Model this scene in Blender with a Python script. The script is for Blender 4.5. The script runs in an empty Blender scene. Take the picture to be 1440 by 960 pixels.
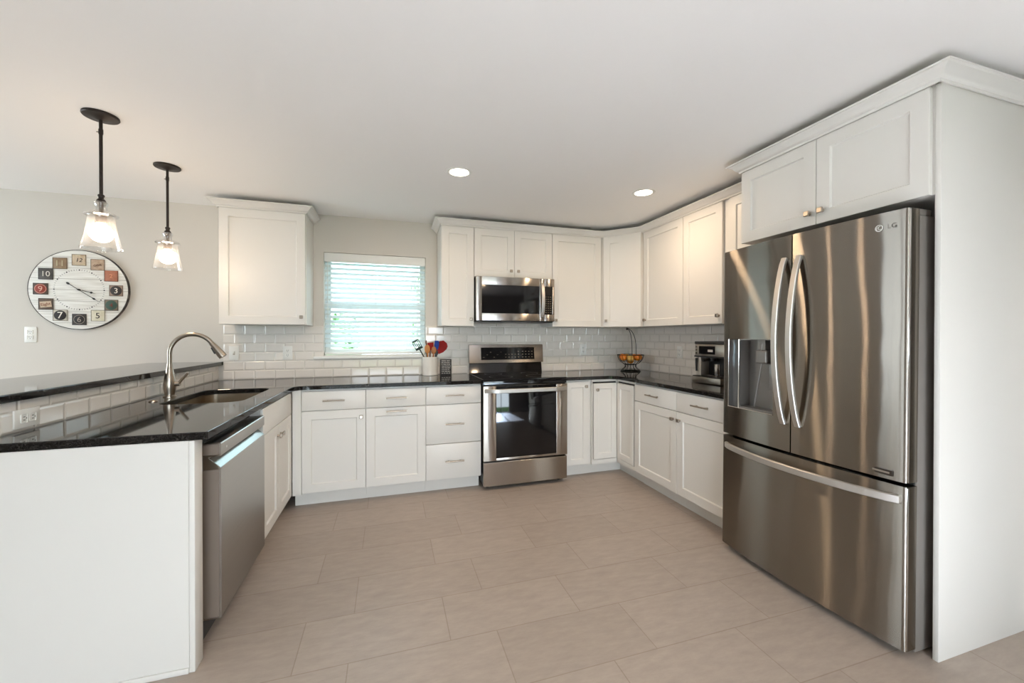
import bpy, bmesh, math, random
from mathutils import Vector, Matrix
random.seed(7)
S = bpy.context.scene
COL = S.collection
PI = math.pi

# ------------------------------------------------------------------ camera
cam_d = bpy.data.cameras.new('camera')
cam = bpy.data.objects.new('camera', cam_d); COL.objects.link(cam)
cam.location = (-0.7388, -3.8846, 1.2793)
cam.rotation_euler = (PI / 2 - 0.00527, 0, -0.2978)
cam_d.sensor_fit = 'HORIZONTAL'; cam_d.sensor_width = 36.0
cam_d.lens = 559.794 / 1440 * 36
cam_d.shift_x = (720 - 719.05) / 1440
cam_d.shift_y = (475.51 - 480) / 1440
cam_d.clip_start = 0.05
S.camera = cam

# ------------------------------------------------------------------ light
EXPOSURE = 0.2
LAMP_WARM = (1.0, 0.74, 0.49)
PEND_WARM = (1.0, 0.77, 0.56)
RECESSED_W = 7.0
BULB_STRENGTH = 85.0
SUN_E = 80.0
SUN_COL = (0.59, 0.755, 1.0)
SKY = 13.2
S.view_settings.view_transform = 'Standard'
S.view_settings.look = 'None'
S.view_settings.gamma = 1.0
S.view_settings.exposure = EXPOSURE
S.view_settings.use_curve_mapping = False
cy = S.cycles
cy.max_bounces = 10; cy.diffuse_bounces = 6; cy.glossy_bounces = 5; cy.transmission_bounces = 8
cy.transparent_max_bounces = 16
cy.caustics_reflective = False; cy.caustics_refractive = False
cy.sample_clamp_indirect = 6.0
cy.use_denoising = True

w = bpy.data.worlds.new('sky'); S.world = w; w.use_nodes = True
bg = w.node_tree.nodes['Background']
bg.inputs[0].default_value = (0.79, 0.91, 1.0, 1); bg.inputs[1].default_value = SKY

def area(name, loc, rot, sx, sy, watts, col, shape='RECTANGLE', spread=None):
    d = bpy.data.lights.new(name, 'AREA'); d.shape = shape; d.size = sx
    if shape in ('RECTANGLE', 'ELLIPSE'): d.size_y = sy
    d.energy = watts; d.color = col
    if spread: d.spread = spread
    o = bpy.data.objects.new(name, d); COL.objects.link(o)
    o.location = loc; o.rotation_euler = rot
    return o

CEIL = 2.36
XR = 1.913
YF = -7.0
XL = -5.5
# sunlight through the patio door behind the camera: it falls on the floor back there and lights the ceiling
sun_d = bpy.data.lights.new('sun', 'SUN'); sun_d.energy = SUN_E; sun_d.color = SUN_COL; sun_d.angle = 0.0095
sun = bpy.data.objects.new('sun', sun_d); COL.objects.link(sun)
sun.rotation_euler = (math.radians(62), 0, math.radians(-8))
# the openings through which the sky is sampled
for nm, lc, rt, sx_, sy_ in (('portal_patio_door', (-.5, YF - .01, 1.04), (PI/2, 0, 0), 2.4, 2.08),
                             ('portal_added_window', (XL - .01, -1.5, 1.4), (PI/2, 0, -PI/2), 1.8, 1.0),
                             ('portal_kitchen_window', (-.85, .13, 1.567), (-PI/2, 0, 0), .9, .93)):
    p_ = area(nm, lc, rt, sx_, sy_, 1.0, (1, 1, 1)); p_.data.cycles.is_portal = True

# ------------------------------------------------------------------ helpers
def lin(c):
    r = []
    for v in c:
        v = v / 255.0
        r.append(v / 12.92 if v <= 0.04045 else ((v + 0.055) / 1.055) ** 2.4)
    return tuple(r)

class MB:
    def __init__(self): self.bm = bmesh.new()
    def _add(self, verts, faces, mat=0):
        vs = [self.bm.verts.new(v) for v in verts]
        out = []
        for f in faces:
            try:
                fc = self.bm.faces.new([vs[i] for i in f]); fc.material_index = mat; out.append(fc)
            except ValueError: pass
        return vs, out
    def box(self, x0, x1, y0, y1, z0, z1, bev=0.0, seg=2, mat=0):
        x0, x1 = min(x0, x1), max(x0, x1); y0, y1 = min(y0, y1), max(y0, y1); z0, z1 = min(z0, z1), max(z0, z1)
        v = [(x0,y0,z0),(x1,y0,z0),(x1,y1,z0),(x0,y1,z0),(x0,y0,z1),(x1,y0,z1),(x1,y1,z1),(x0,y1,z1)]
        f = [(0,3,2,1),(4,5,6,7),(0,1,5,4),(1,2,6,5),(2,3,7,6),(3,0,4,7)]
        vs, fs = self._add(v, f, mat)
        if bev > 0:
            es = list({e for fc in fs for e in fc.edges})
            r = bmesh.ops.bevel(self.bm, geom=es, offset=bev, segments=seg, profile=0.5, affect='EDGES')
            for fc in r['faces']: fc.material_index = mat
            if seg > 2:
                for ed in r['edges']: ed.smooth = False
        return self
    def tube(self, pts, r, seg=10, closed=False, mat=0, flat=None):
        """r: radius or list; flat=(a,b,up): elliptical section a wide along 'up' x tangent"""
        P = [Vector(p) for p in pts]; n = len(P)
        rings = []
        prev = None
        for i in range(n):
            if closed: t = P[(i + 1) % n] - P[i - 1]
            else: t = P[min(i + 1, n - 1)] - P[max(i - 1, 0)]
            t.normalize()
            if prev is None:
                a = Vector((0, 0, 1)) if abs(t.z) < 0.9 else Vector((1, 0, 0))
                u = t.cross(a).normalized()
            else:
                u = (prev - t * prev.dot(t)).normalized()
            prev = u
            v = t.cross(u)
            rr = r[i] if isinstance(r, (list, tuple)) else r
            ring = []
            for k in range(seg):
                th = 2 * PI * k / seg
                ring.append(self.bm.verts.new(P[i] + (u * math.cos(th) + v * math.sin(th)) * rr))
            rings.append(ring)
        m = n if closed else n - 1
        for i in range(m):
            A, B = rings[i], rings[(i + 1) % n]
            off = 0
            if closed and i == n - 1:
                off = min(range(seg), key=lambda q: (B[q].co - A[0].co).length)
            for k in range(seg):
                f = self.bm.faces.new((A[k], A[(k + 1) % seg], B[(k + 1 + off) % seg], B[(k + off) % seg])); f.material_index = mat
        if not closed:
            f = self.bm.faces.new(rings[0][::-1]); f.material_index = mat
            f = self.bm.faces.new(rings[-1]); f.material_index = mat
        return self
    def cyl(self, p0, p1, r0, r1=None, seg=20, mat=0):
        return self.tube([p0, p1], [r0, r0 if r1 is None else r1], seg, mat=mat)
    def lathe(self, prof, c=(0, 0, 0), seg=32, mat=0, axis='z', cap=False):
        rings = []
        cx, cyy, cz = c
        def mp(a, b, h):
            if axis == 'z': return (cx + a, cyy + b, cz + h)
            if axis == 'y': return (cx + a, cyy + h, cz + b)
            return (cx + h, cyy + a, cz + b)
        for r, h in prof:
            if r < 1e-6: rings.append([self.bm.verts.new(mp(0, 0, h))])
            else: rings.append([self.bm.verts.new(mp(r * math.cos(2*PI*k/seg), r * math.sin(2*PI*k/seg), h)) for k in range(seg)])
        for A, B in zip(rings[:-1], rings[1:]):
            if len(A) == 1 and len(B) == 1: continue
            for k in range(seg):
                k2 = (k + 1) % seg
                if len(A) == 1: q = (A[0], B[k2], B[k])
                elif len(B) == 1: q = (A[k], A[k2], B[0])
                else: q = (A[k], A[k2], B[k2], B[k])
                try:
                    f = self.bm.faces.new(q); f.material_index = mat
                except ValueError: pass
        return self
    def sphere(self, c, r, seg=16, rings=10, sc=(1, 1, 1), mat=0):
        prof = [(r * math.sin(PI * i / rings), -r * math.cos(PI * i / rings)) for i in range(rings + 1)]
        prof[0] = (0, -r); prof[-1] = (0, r)
        n0 = len(self.bm.verts)
        self.lathe(prof, (0, 0, 0), seg, mat)
        self.bm.verts.ensure_lookup_table()
        for v in self.bm.verts[n0:]:
            v.co = Vector((v.co.x * sc[0] + c[0], v.co.y * sc[1] + c[1], v.co.z * sc[2] + c[2]))
        return self
    def prism(self, poly, axis, a0, a1, mat=0):
        """poly: list of 2-D points; axis z: (x,y); y: (x,z); x: (y,z)"""
        def mp(p, a):
            if axis == 'z': return (p[0], p[1], a)
            if axis == 'y': return (p[0], a, p[1])
            return (a, p[0], p[1])
        n = len(poly)
        v = [mp(p, a0) for p in poly] + [mp(p, a1) for p in poly]
        f = [tuple(range(n))[::-1], tuple(range(n, 2 * n))] + [(i, (i + 1) % n, n + (i + 1) % n, n + i) for i in range(n)]
        self._add(v, f, mat)
        return self
    def slab(self, outer, holes, z0, z1, bev=0.0):
        """flat slab with holes, outlines in XY"""
        tmp = bmesh.new()
        es = []
        for loop in [outer] + holes:
            vs = [tmp.verts.new((p[0], p[1], z0)) for p in loop]
            for i in range(len(vs)): es.append(tmp.edges.new((vs[i], vs[(i + 1) % len(vs)])))
        bmesh.ops.triangle_fill(tmp, use_beauty=True, use_dissolve=True, edges=es)
        r = bmesh.ops.extrude_face_region(tmp, geom=list(tmp.faces))
        bmesh.ops.translate(tmp, verts=[g for g in r['geom'] if isinstance(g, bmesh.types.BMVert)], vec=(0, 0, z1 - z0))
        bmesh.ops.recalc_face_normals(tmp, faces=list(tmp.faces))
        if bev > 0:
            e2 = [e for e in tmp.edges if len(e.link_faces) == 2 and abs(e.verts[0].co.z - e.verts[1].co.z) < 1e-6
                  and e.calc_face_angle(0) > 1.0 and e.verts[0].co.z > z0 + 1e-5]
            r = bmesh.ops.bevel(tmp, geom=e2, offset=bev, segments=3, profile=0.5, affect='EDGES')
            tmp.normal_update()
            for fc in r['faces']:
                for ed in fc.edges:
                    if ed.calc_face_angle(0) > 0.2: ed.smooth = False
        me = bpy.data.meshes.new('t'); tmp.to_mesh(me); tmp.free()
        self.bm.from_mesh(me); bpy.data.meshes.remove(me)
        return self
    def shaker(self, x0, x1, z0, z1, yf=0.0, t=0.02, st=0.062, rec=0.009, ch=0.006):
        """shaker door: framed slab with a recessed panel, front at y=yf, back at yf+t"""
        b = 0.0015
        def ring(d, y): return [(x0 + d, y, z0 + d), (x1 - d, y, z0 + d), (x1 - d, y, z1 - d), (x0 + d, y, z1 - d)]
        L = [ring(0, yf + t), ring(0, yf + b), ring(b, yf), ring(st, yf), ring(st + ch, yf + rec)]
        v = [p for r in L for p in r]
        f = [(3, 2, 1, 0)]
        f[0] = (0, 3, 2, 1)
        for i in range(len(L) - 1):
            for k in range(4):
                k2 = (k + 1) % 4
                f.append((i*4 + k, i*4 + k2, (i+1)*4 + k2, (i+1)*4 + k))
        e = (len(L) - 1) * 4
        f.append((e, e + 1, e + 2, e + 3))
        self._add(v, f)
        return self
    def xform(self, M, n0=0):
        self.bm.verts.ensure_lookup_table()
        for v in self.bm.verts[n0:]: v.co = M @ v.co
        return self
    def build(self, name, mat, parent=None, smooth=True, loc=None, recalc=True):
        bm = self.bm
        if recalc: bmesh.ops.recalc_face_normals(bm, faces=list(bm.faces))
        bm.normal_update()
        if smooth:
            for f in bm.faces: f.smooth = True
            for e in bm.edges:
                if len(e.link_faces) == 2 and e.calc_face_angle(0) > 0.62: e.smooth = False
        me = bpy.data.meshes.new(name); bm.to_mesh(me); bm.free()
        for m in (mat if isinstance(mat, (list, tuple)) else [mat]): me.materials.append(m)
        o = bpy.data.objects.new(name, me); COL.objects.link(o)
        if parent: o.parent = parent
        if loc is not None: o.location = loc
        return o

def tag(o, label, cat, group=None):
    o['label'] = label; o['category'] = cat
    if group: o['group'] = group
    return o
def thing(name, label, cat, loc=(0, 0, 0), rz=0.0, group=None):
    o = bpy.data.objects.new(name, None); COL.objects.link(o)
    o.location = loc; o.rotation_euler = (0, 0, rz); o.empty_display_size = 0.05
    return tag(o, label, cat, group)
def structure(o):
    o['kind'] = 'structure'; return o
def copy_tree(o, parent=None):
    c = o.copy(); COL.objects.link(c)
    if parent: c.parent = parent
    for ch in list(o.children): copy_tree(ch, c)
    return c
def text_mesh(name, s, size, mat, parent, loc, rot, depth=0.0006, align='CENTER', font_scale=(1, 1), shear=0.0):
    c = bpy.data.curves.new(name, 'FONT'); c.body = s; c.size = size; c.extrude = depth
    c.align_x = align; c.align_y = 'CENTER'; c.shear = shear; c.resolution_u = 3
    t = bpy.data.objects.new(name + '_src', c); COL.objects.link(t)
    dg = bpy.context.evaluated_depsgraph_get()
    me = bpy.data.meshes.new_from_object(t.evaluated_get(dg))
    COL.objects.unlink(t); bpy.data.objects.remove(t); bpy.data.curves.remove(c)
    me.name = name
    for v in me.vertices: v.co.x *= font_scale[0]; v.co.y *= font_scale[1]
    me.materials.clear(); me.materials.append(mat)
    o = bpy.data.objects.new(name, me); COL.objects.link(o)
    o.parent = parent; o.location = loc; o.rotation_euler = rot
    return o

# ------------------------------------------------------------------ materials
def mat(name, col, rough=0.5, metal=0.0, spec=0.5, **kw):
    m = bpy.data.materials.new(name); m.use_nodes = True
    b = m.node_tree.nodes['Principled BSDF']
    b.inputs['Base Color'].default_value = (*col, 1)
    b.inputs['Roughness'].default_value = rough; b.inputs['Metallic'].default_value = metal
    b.inputs['Specular IOR Level'].default_value = spec
    for k, v in kw.items(): b.inputs[k].default_value = v
    return m
def nodes(m): return m.node_tree.nodes, m.node_tree.links, m.node_tree.nodes['Principled BSDF']
def noise_bump(m, scale, strength, dist=0.002, stretch=(1, 1, 1)):
    N, L, b = nodes(m)
    tc = N.new('ShaderNodeTexCoord'); mp = N.new('ShaderNodeMapping'); mp.inputs['Scale'].default_value = stretch
    nz = N.new('ShaderNodeTexNoise'); nz.inputs['Scale'].default_value = scale; nz.inputs['Detail'].default_value = 3
    bp = N.new('ShaderNodeBump'); bp.inputs['Strength'].default_value = strength; bp.inputs['Distance'].default_value = dist
    L.new(tc.outputs['Object'], mp.inputs[0]); L.new(mp.outputs[0], nz.inputs['Vector'])
    L.new(nz.outputs['Fac'], bp.inputs['Height']); L.new(bp.outputs[0], b.inputs['Normal'])
    return m
def noise_color(m, c0, c1, scale, detail=4, lo=0.35, hi=0.65, stretch=(1, 1, 1)):
    N, L, b = nodes(m)
    tc = N.new('ShaderNodeTexCoord'); mp = N.new('ShaderNodeMapping'); mp.inputs['Scale'].default_value = stretch
    nz = N.new('ShaderNodeTexNoise'); nz.inputs['Scale'].default_value = scale; nz.inputs['Detail'].default_value = detail
    cr = N.new('ShaderNodeValToRGB')
    cr.color_ramp.elements[0].position = lo; cr.color_ramp.elements[0].color = (*c0, 1)
    cr.color_ramp.elements[1].position = hi; cr.color_ramp.elements[1].color = (*c1, 1)
    L.new(tc.outputs['Object'], mp.inputs[0]); L.new(mp.outputs[0], nz.inputs['Vector'])
    L.new(nz.outputs['Fac'], cr.inputs[0]); L.new(cr.outputs[0], b.inputs['Base Color'])
    return m

M_wall = noise_bump(mat('wall_paint', lin((211, 205, 196)), 0.85, spec=0.2), 260, 0.05)
M_ceil = noise_bump(mat('ceiling_paint', lin((247, 245, 242)), 0.9, spec=0.15), 220, 0.05)
M_cab = mat('cabinet_paint', lin((220, 217, 211)), 0.38, spec=0.4)
M_cab_in = mat('cabinet_interior', lin((190, 180, 165)), 0.7)
M_trim = mat('white_trim_paint', lin((236, 235, 230)), 0.45)
M_plate = mat('outlet_plastic', lin((236, 234, 228)), 0.35)
M_slot = mat('outlet_slot', (0.02, 0.02, 0.02), 0.6)
M_black = mat('black_plastic', (0.012, 0.012, 0.012), 0.4)
M_blackglass = mat('black_glass', (0.006, 0.006, 0.007), 0.06, spec=0.5)
M_dark = mat('dark_gap', (0.01, 0.01, 0.01), 0.9)
M_bronze = noise_bump(mat('oil_rubbed_bronze', lin((52, 44, 40)), 0.45, 0.6), 60, 0.1)
M_nickel = mat('brushed_nickel', lin((168, 157, 144)), 0.28, 1.0)
M_greycase = noise_bump(mat('grey_fridge_side', lin((120, 114, 108)), 0.6, 0.1), 400, 0.1)
M_chrome = mat('polished_steel', lin((225, 222, 218)), 0.14, 1.0)
M_silver = mat('silver_print', lin((215, 213, 208)), 0.4)

def steel(name, col, vert, horiz, wav=0.0):
    """horizontally brushed sheet: reflections are drawn out vertically (vert, horiz: the two GGX widths)"""
    m = bpy.data.materials.new(name); m.use_nodes = True
    N, L = m.node_tree.nodes, m.node_tree.links
    N.remove(N['Principled BSDF'])
    b = N.new('ShaderNodeBsdfAnisotropic'); b.distribution = 'MULTI_GGX'
    b.inputs['Color'].default_value = (*col, 1)
    k = math.sqrt(horiz / vert)
    b.inputs['Roughness'].default_value = math.sqrt(vert * k); b.inputs['Anisotropy'].default_value = 1 - k
    tg = N.new('ShaderNodeTangent'); tg.direction_type = 'RADIAL'; tg.axis = 'Z'
    L.new(tg.outputs[0], b.inputs['Tangent'])
    tc = N.new('ShaderNodeTexCoord'); mp = N.new('ShaderNodeMapping'); mp.inputs['Scale'].default_value = (2, 2, 400)
    nz = N.new('ShaderNodeTexNoise'); nz.inputs['Scale'].default_value = 1.0; nz.inputs['Detail'].default_value = 2
    mr = N.new('ShaderNodeMapRange'); mr.inputs[3].default_value = 0.94; mr.inputs[4].default_value = 1.06
    mm = N.new('ShaderNodeMix'); mm.data_type = 'RGBA'; mm.blend_type = 'MULTIPLY'; mm.inputs[0].default_value = 1.0; mm.inputs[6].default_value = (*col, 1)
    L.new(tc.outputs['Object'], mp.inputs[0]); L.new(mp.outputs[0], nz.inputs['Vector']); L.new(nz.outputs['Fac'], mr.inputs[0])
    L.new(mr.outputs[0], mm.inputs[7]); L.new(mm.outputs[2], b.inputs['Color'])
    if wav:   # sheet metal is never quite flat
        n2 = N.new('ShaderNodeTexNoise'); n2.inputs['Scale'].default_value = 3.2; n2.inputs['Detail'].default_value = 1
        bp = N.new('ShaderNodeBump'); bp.inputs['Strength'].default_value = wav; bp.inputs['Distance'].default_value = .0025
        L.new(tc.outputs['Object'], n2.inputs['Vector']); L.new(n2.outputs['Fac'], bp.inputs['Height']); L.new(bp.outputs[0], b.inputs['Normal'])
    L.new(b.outputs[0], N['Material Output'].inputs[0])
    return m
M_steel = steel('stainless_steel', lin((142, 135, 126)), 0.27, 0.004, wav=0.9)
M_steel_handle = mat('satin_steel_handle', lin((190, 185, 178)), 0.46, 1.0)
M_steel_range = steel('stainless_range', lin((178, 171, 163)), 0.26, 0.02, wav=0.5)
M_sinksteel = mat('sink_steel', lin((190, 178, 160)), 0.25, 1.0)

def granite():
    m = mat('black_granite', (0.02, 0.02, 0.02), 0.05, spec=0.5)
    N, L, b = nodes(m)
    tc = N.new('ShaderNodeTexCoord')
    vo = N.new('ShaderNodeTexVoronoi'); vo.inputs['Scale'].default_value = 380
    nz = N.new('ShaderNodeTexNoise'); nz.inputs['Scale'].default_value = 70; nz.inputs['Detail'].default_value = 6
    mx = N.new('ShaderNodeMath'); mx.operation = 'MULTIPLY'
    cr = N.new('ShaderNodeValToRGB')
    cr.color_ramp.elements[0].position = 0.18; cr.color_ramp.elements[0].color = (0.006, 0.0055, 0.005, 1)
    cr.color_ramp.elements[1].position = 0.6; cr.color_ramp.elements[1].color = (0.038, 0.034, 0.031, 1)
    sep = N.new('ShaderNodeSeparateColor')
    L.new(tc.outputs['Object'], vo.inputs['Vector']); L.new(tc.outputs['Object'], nz.inputs['Vector'])
    L.new(vo.outputs['Color'], sep.inputs[0]); L.new(sep.outputs[0], mx.inputs[0]); L.new(nz.outputs['Fac'], mx.inputs[1])
    L.new(mx.outputs[0], cr.inputs[0]); L.new(cr.outputs[0], b.inputs['Base Color'])
    return m
M_granite = granite()

def brick_mat(name, c1, c2, cg, bw, rh, mortar, off, offs=(0, 0), plane='xy', rough=0.3, bump=0.3, dist=0.002, smooth=0.1, grain=None, spec=0.5, freq=2):
    m = mat(name, c1, rough, spec=spec)
    N, L, b = nodes(m)
    tc = N.new('ShaderNodeTexCoord'); sx = N.new('ShaderNodeSeparateXYZ'); cb = N.new('ShaderNodeCombineXYZ')
    L.new(tc.outputs['Object'], sx.inputs[0])
    pick = {'xy': (0, 1), 'xz': (0, 2), 'yz': (1, 2)}[plane]
    for k in range(2):
        ad = N.new('ShaderNodeMath'); ad.operation = 'ADD'; ad.inputs[1].default_value = offs[k]
        L.new(sx.outputs[pick[k]], ad.inputs[0]); L.new(ad.outputs[0], cb.inputs[k])
    br = N.new('ShaderNodeTexBrick'); br.offset = off; br.offset_frequency = freq; br.squash = 1.0
    br.inputs['Color1'].default_value = (*c1, 1); br.inputs['Color2'].default_value = (*c2, 1); br.inputs['Mortar'].default_value = (*cg, 1)
    br.inputs['Scale'].default_value = 1.0; br.inputs['Mortar Size'].default_value = mortar
    br.inputs['Mortar Smooth'].default_value = smooth; br.inputs['Bias'].default_value = 0.0
    br.inputs['Brick Width'].default_value = bw; br.inputs['Row Height'].default_value = rh
    L.new(cb.outputs[0], br.inputs['Vector'])
    col = br.outputs['Color']
    if grain:
        nz = N.new('ShaderNodeTexNoise'); nz.inputs['Scale'].default_value = grain[0]; nz.inputs['Detail'].default_value = 8; nz.inputs['Roughness'].default_value = 0.7
        mp = N.new('ShaderNodeMapping'); mp.inputs['Scale'].default_value = (1, 3.2, 1); mp.inputs['Rotation'].default_value = (0, 0, 0.35)
        L.new(tc.outputs['Object'], mp.inputs[0]); L.new(mp.outputs[0], nz.inputs['Vector'])
        mr = N.new('ShaderNodeMapRange'); mr.inputs[1].default_value = 0.25; mr.inputs[2].default_value = 0.75
        mr.inputs[3].default_value = 1 - grain[1]; mr.inputs[4].default_value = 1 + grain[1]
        mm = N.new('ShaderNodeMix'); mm.data_type = 'RGBA'; mm.blend_type = 'MULTIPLY'; mm.inputs[0].default_value = 1.0
        L.new(nz.outputs['Fac'], mr.inputs[0]); L.new(col, mm.inputs[6]); L.new(mr.outputs[0], mm.inputs[7]); col = mm.outputs[2]
    L.new(col, b.inputs['Base Color'])
    inv = N.new('ShaderNodeMath'); inv.operation = 'SUBTRACT'; inv.inputs[0].default_value = 1.0
    L.new(br.outputs['Fac'], inv.inputs[1])
    bp = N.new('ShaderNodeBump'); bp.inputs['Strength'].default_value = bump; bp.inputs['Distance'].default_value = dist
    L.new(inv.outputs[0], bp.inputs['Height']); L.new(bp.outputs[0], b.inputs['Normal'])
    return m
# rows of the floor run along X; every second row is shifted by a third
M_floor = brick_mat('porcelain_floor_tile', lin((170, 157, 146)), lin((165, 152, 141)), lin((150, 136, 123)), 0.602, 0.2925, 0.0022, 0.3333,
                    offs=(0.2923 + 0.602 * 20, 2.80 + 0.2925 * 40), plane='xy', rough=0.42, bump=0.25, dist=0.001, smooth=0.1, grain=(9, 0.13), spec=0.4)
tc1, tc2, tcg = lin((234, 227, 218)), lin((229, 222, 213)), lin((224, 217, 207))
M_tile_xz = brick_mat('subway_tile_back', tc1, tc2, tcg, 0.1524, 0.0763, 0.0105, 0.5, offs=(2.061 + 1.524, -0.914 + 0.763), plane='xz', rough=0.1, bump=1.0, dist=0.003, smooth=1.0)
M_tile_yz = brick_mat('subway_tile_side', tc1, tc2, tcg, 0.1524, 0.0763, 0.0105, 0.5, offs=(0.05 + 15.24, -0.914 + 0.763), plane='yz', rough=0.1, bump=1.0, dist=0.003, smooth=1.0)

def clear_glass(name, tint, rough=0.02, fac=1.0, haze=0.0):
    """thin clear glass: see-through, mirror-like towards grazing angles"""
    m = bpy.data.materials.new(name); m.use_nodes = True
    N, L = m.node_tree.nodes, m.node_tree.links
    N.clear()
    out = N.new('ShaderNodeOutputMaterial'); mix = N.new('ShaderNodeMixShader')
    tr = N.new('ShaderNodeBsdfTransparent'); tr.inputs[0].default_value = (*tint, 1)
    gl = N.new('ShaderNodeBsdfGlossy'); gl.inputs['Roughness'].default_value = rough
    lw = N.new('ShaderNodeLayerWeight'); lw.inputs['Blend'].default_value = 0.35
    mr = N.new('ShaderNodeMapRange'); mr.inputs[3].default_value = 0.04; mr.inputs[4].default_value = 0.75 * fac
    L.new(lw.outputs['Facing'], mr.inputs[0])
    L.new(mr.outputs[0], mix.inputs[0]); L.new(tr.outputs[0], mix.inputs[1]); L.new(gl.outputs[0], mix.inputs[2])
    if haze:
        tl = N.new('ShaderNodeBsdfTranslucent'); tl.inputs[0].default_value = (.95, .94, .92, 1)
        m2 = N.new('ShaderNodeMixShader'); m2.inputs[0].default_value = haze
        L.new(mix.outputs[0], m2.inputs[1]); L.new(tl.outputs[0], m2.inputs[2]); L.new(m2.outputs[0], out.inputs[0])
    else: L.new(mix.outputs[0], out.inputs[0])
    return m
M_shade = clear_glass('clear_glass_glow_haze', (0.95, 0.95, 0.95), 0.05, 0.6, 0.014)  # slight milky haze imitates the bulb's glow in the clear glass
M_pane = clear_glass('sky_dimming_glass', (0.60, 0.64, 0.64), 0.0, 0.6)  # grey tint added to dim the bright sky behind the blind

def emit(name, col, s):
    m = bpy.data.materials.new(name); m.use_nodes = True
    b = m.node_tree.nodes['Principled BSDF']
    b.inputs['Base Color'].default_value = (*col, 1)
    b.inputs['Emission Color'].default_value = (*col, 1); b.inputs['Emission Strength'].default_value = s
    return m
M_bulb = emit('glowing_bulb', PEND_WARM, BULB_STRENGTH)
M_lens = emit('downlight_lens', (1.0, 0.90, 0.76), 9.0)

M_slat = bpy.data.materials.new('blind_slat'); M_slat.use_nodes = True
def _slat():
    N, L = M_slat.node_tree.nodes, M_slat.node_tree.links
    b = N['Principled BSDF']; b.inputs['Base Color'].default_value = (0.86, 0.87, 0.86, 1); b.inputs['Roughness'].default_value = 0.5
    t = N.new('ShaderNodeBsdfTranslucent'); t.inputs[0].default_value = (0.90, 0.96, 0.99, 1)
    mx = N.new('ShaderNodeMixShader'); mx.inputs[0].default_value = 0.62
    L.new(b.outputs[0], mx.inputs[1]); L.new(t.outputs[0], mx.inputs[2]); L.new(mx.outputs[0], N['Material Output'].inputs[0])
_slat()

# ------------------------------------------------------------------ room shell
XE = 3.6; YJ = -2.95
structure(MB().box(XL, XE, YF, 0.0, -0.1, 0.0).build('floor', M_floor, smooth=False))
structure(MB().box(XL - .1, XE + .1, YF - .1, 0.15, CEIL, CEIL + 0.1).build('ceiling', M_ceil, smooth=False))
WX0, WX1, WZ0, WZ1 = -1.295, -0.405, 1.105, 2.03
mb = MB()
mb.box(XL, WX0, 0, 0.14, 0, CEIL); mb.box(WX1, XR, 0, 0.14, 0, CEIL)
mb.box(WX0, WX1, 0, 0.14, 0, WZ0); mb.box(WX0, WX1, 0, 0.14, WZ1, CEIL)
structure(mb.build('wall_back', M_wall, smooth=False))
structure(MB().box(XR, XR + 0.1, YJ, 0.0, 0, CEIL).build('wall_right', M_wall, smooth=False))
M_wall_b = noise_bump(mat('rear_wall_darkened', lin((112, 106, 99)), 0.85, spec=0.2), 260, 0.05)  # unseen rear walls, darkened to cut bounce light on the white panels
structure(MB().box(XR + 0.1, XE, YJ, YJ + 0.1, 0, CEIL).build('wall_right_return', M_wall_b, smooth=False))
structure(MB().box(XE, XE + 0.1, YF, YJ, 0, CEIL).build('wall_right_far', M_wall_b, smooth=False))
mb = MB(); mb.box(XL - .1, XL, YF, -2.4, 0, CEIL); mb.box(XL - .1, XL, -.6, 0, 0, CEIL); mb.box(XL - .1, XL, -2.4, -.6, 0, .9); mb.box(XL - .1, XL, -2.4, -.6, 1.9, CEIL)
structure(mb.build('wall_left', M_wall, smooth=False))
mb = MB()
for y in (-2.4, -1.53, -.66): mb.box(XL - .08, XL - .02, y, y + .06, .9, 1.9)
mb.box(XL - .08, XL - .02, -2.34, -.66, .9, .96); mb.box(XL - .08, XL - .02, -2.34, -.66, 1.84, 1.9)
structure(mb.build('window_2_added', M_trim, smooth=False))  # unseen window, added to bring daylight in from the left
mb = MB()
for a, b, c, d in ((XL, -1.7, 0, CEIL), (-1.7, 0.7, 2.08, CEIL), (0.7, XE, 0, CEIL)):
    mb.box(a, b, YF - 0.12, YF, c, d)
structure(mb.build('wall_front', M_wall_b, smooth=False))
# glazed patio door behind the camera
mb = MB()
for x in (-1.7, -0.92, -0.14, 0.64): mb.box(x, x + 0.06, YF - 0.08, YF - 0.02, 0, 2.08)
mb.box(-1.64, 0.64, YF - 0.08, YF - 0.02, 0, 0.06); mb.box(-1.64, 0.64, YF - 0.08, YF - 0.02, 2.02, 2.08)
structure(mb.build('door_1', M_trim, smooth=False))
# knee wall carrying the raised bar
structure(MB().box(-2.215, -2.106, -2.085, -0.001, 0, 1.036).build('wall_knee', M_wall, smooth=False))

# tiled backsplash
ZC = 0.914
TT = 0.008
mb = MB()
mb.box(-2.061, WX0 - 0.001, -TT, -0.0005, ZC + .001, 1.372); mb.box(WX0 - 0.001, WX1 + 0.001, -TT, -0.0005, ZC + .001, 1.076)
mb.box(WX1 + 0.001, 0.0, -TT, -0.0005, ZC + .001, 1.372); mb.box(0.0, 0.762, -TT, -0.0005, 0.9, 1.405); mb.box(0.762, XR - TT - .0005, -TT, -0.0005, ZC + .001, 1.372)
structure(mb.build('trim_1', M_tile_xz, smooth=False))
structure(MB().box(XR - TT, XR - 0.0005, -1.97, -0.001, ZC + .001, 1.372).build('trim_2', M_tile_yz, smooth=False))
structure(MB().box(-2.105, -2.095, -2.085, -0.009, ZC + .001, 1.036).build('trim_3', M_tile_yz, smooth=False))
# window stool
mb = MB(); mb.box(-1.376, -0.33, -0.03, -0.0005, 1.078, 1.100, 0.003); mb.box(WX0 + .001, WX1 - .001, -0.001, 0.085, 1.1055, 1.109)
structure(mb.build('trim_4', M_trim))

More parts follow.
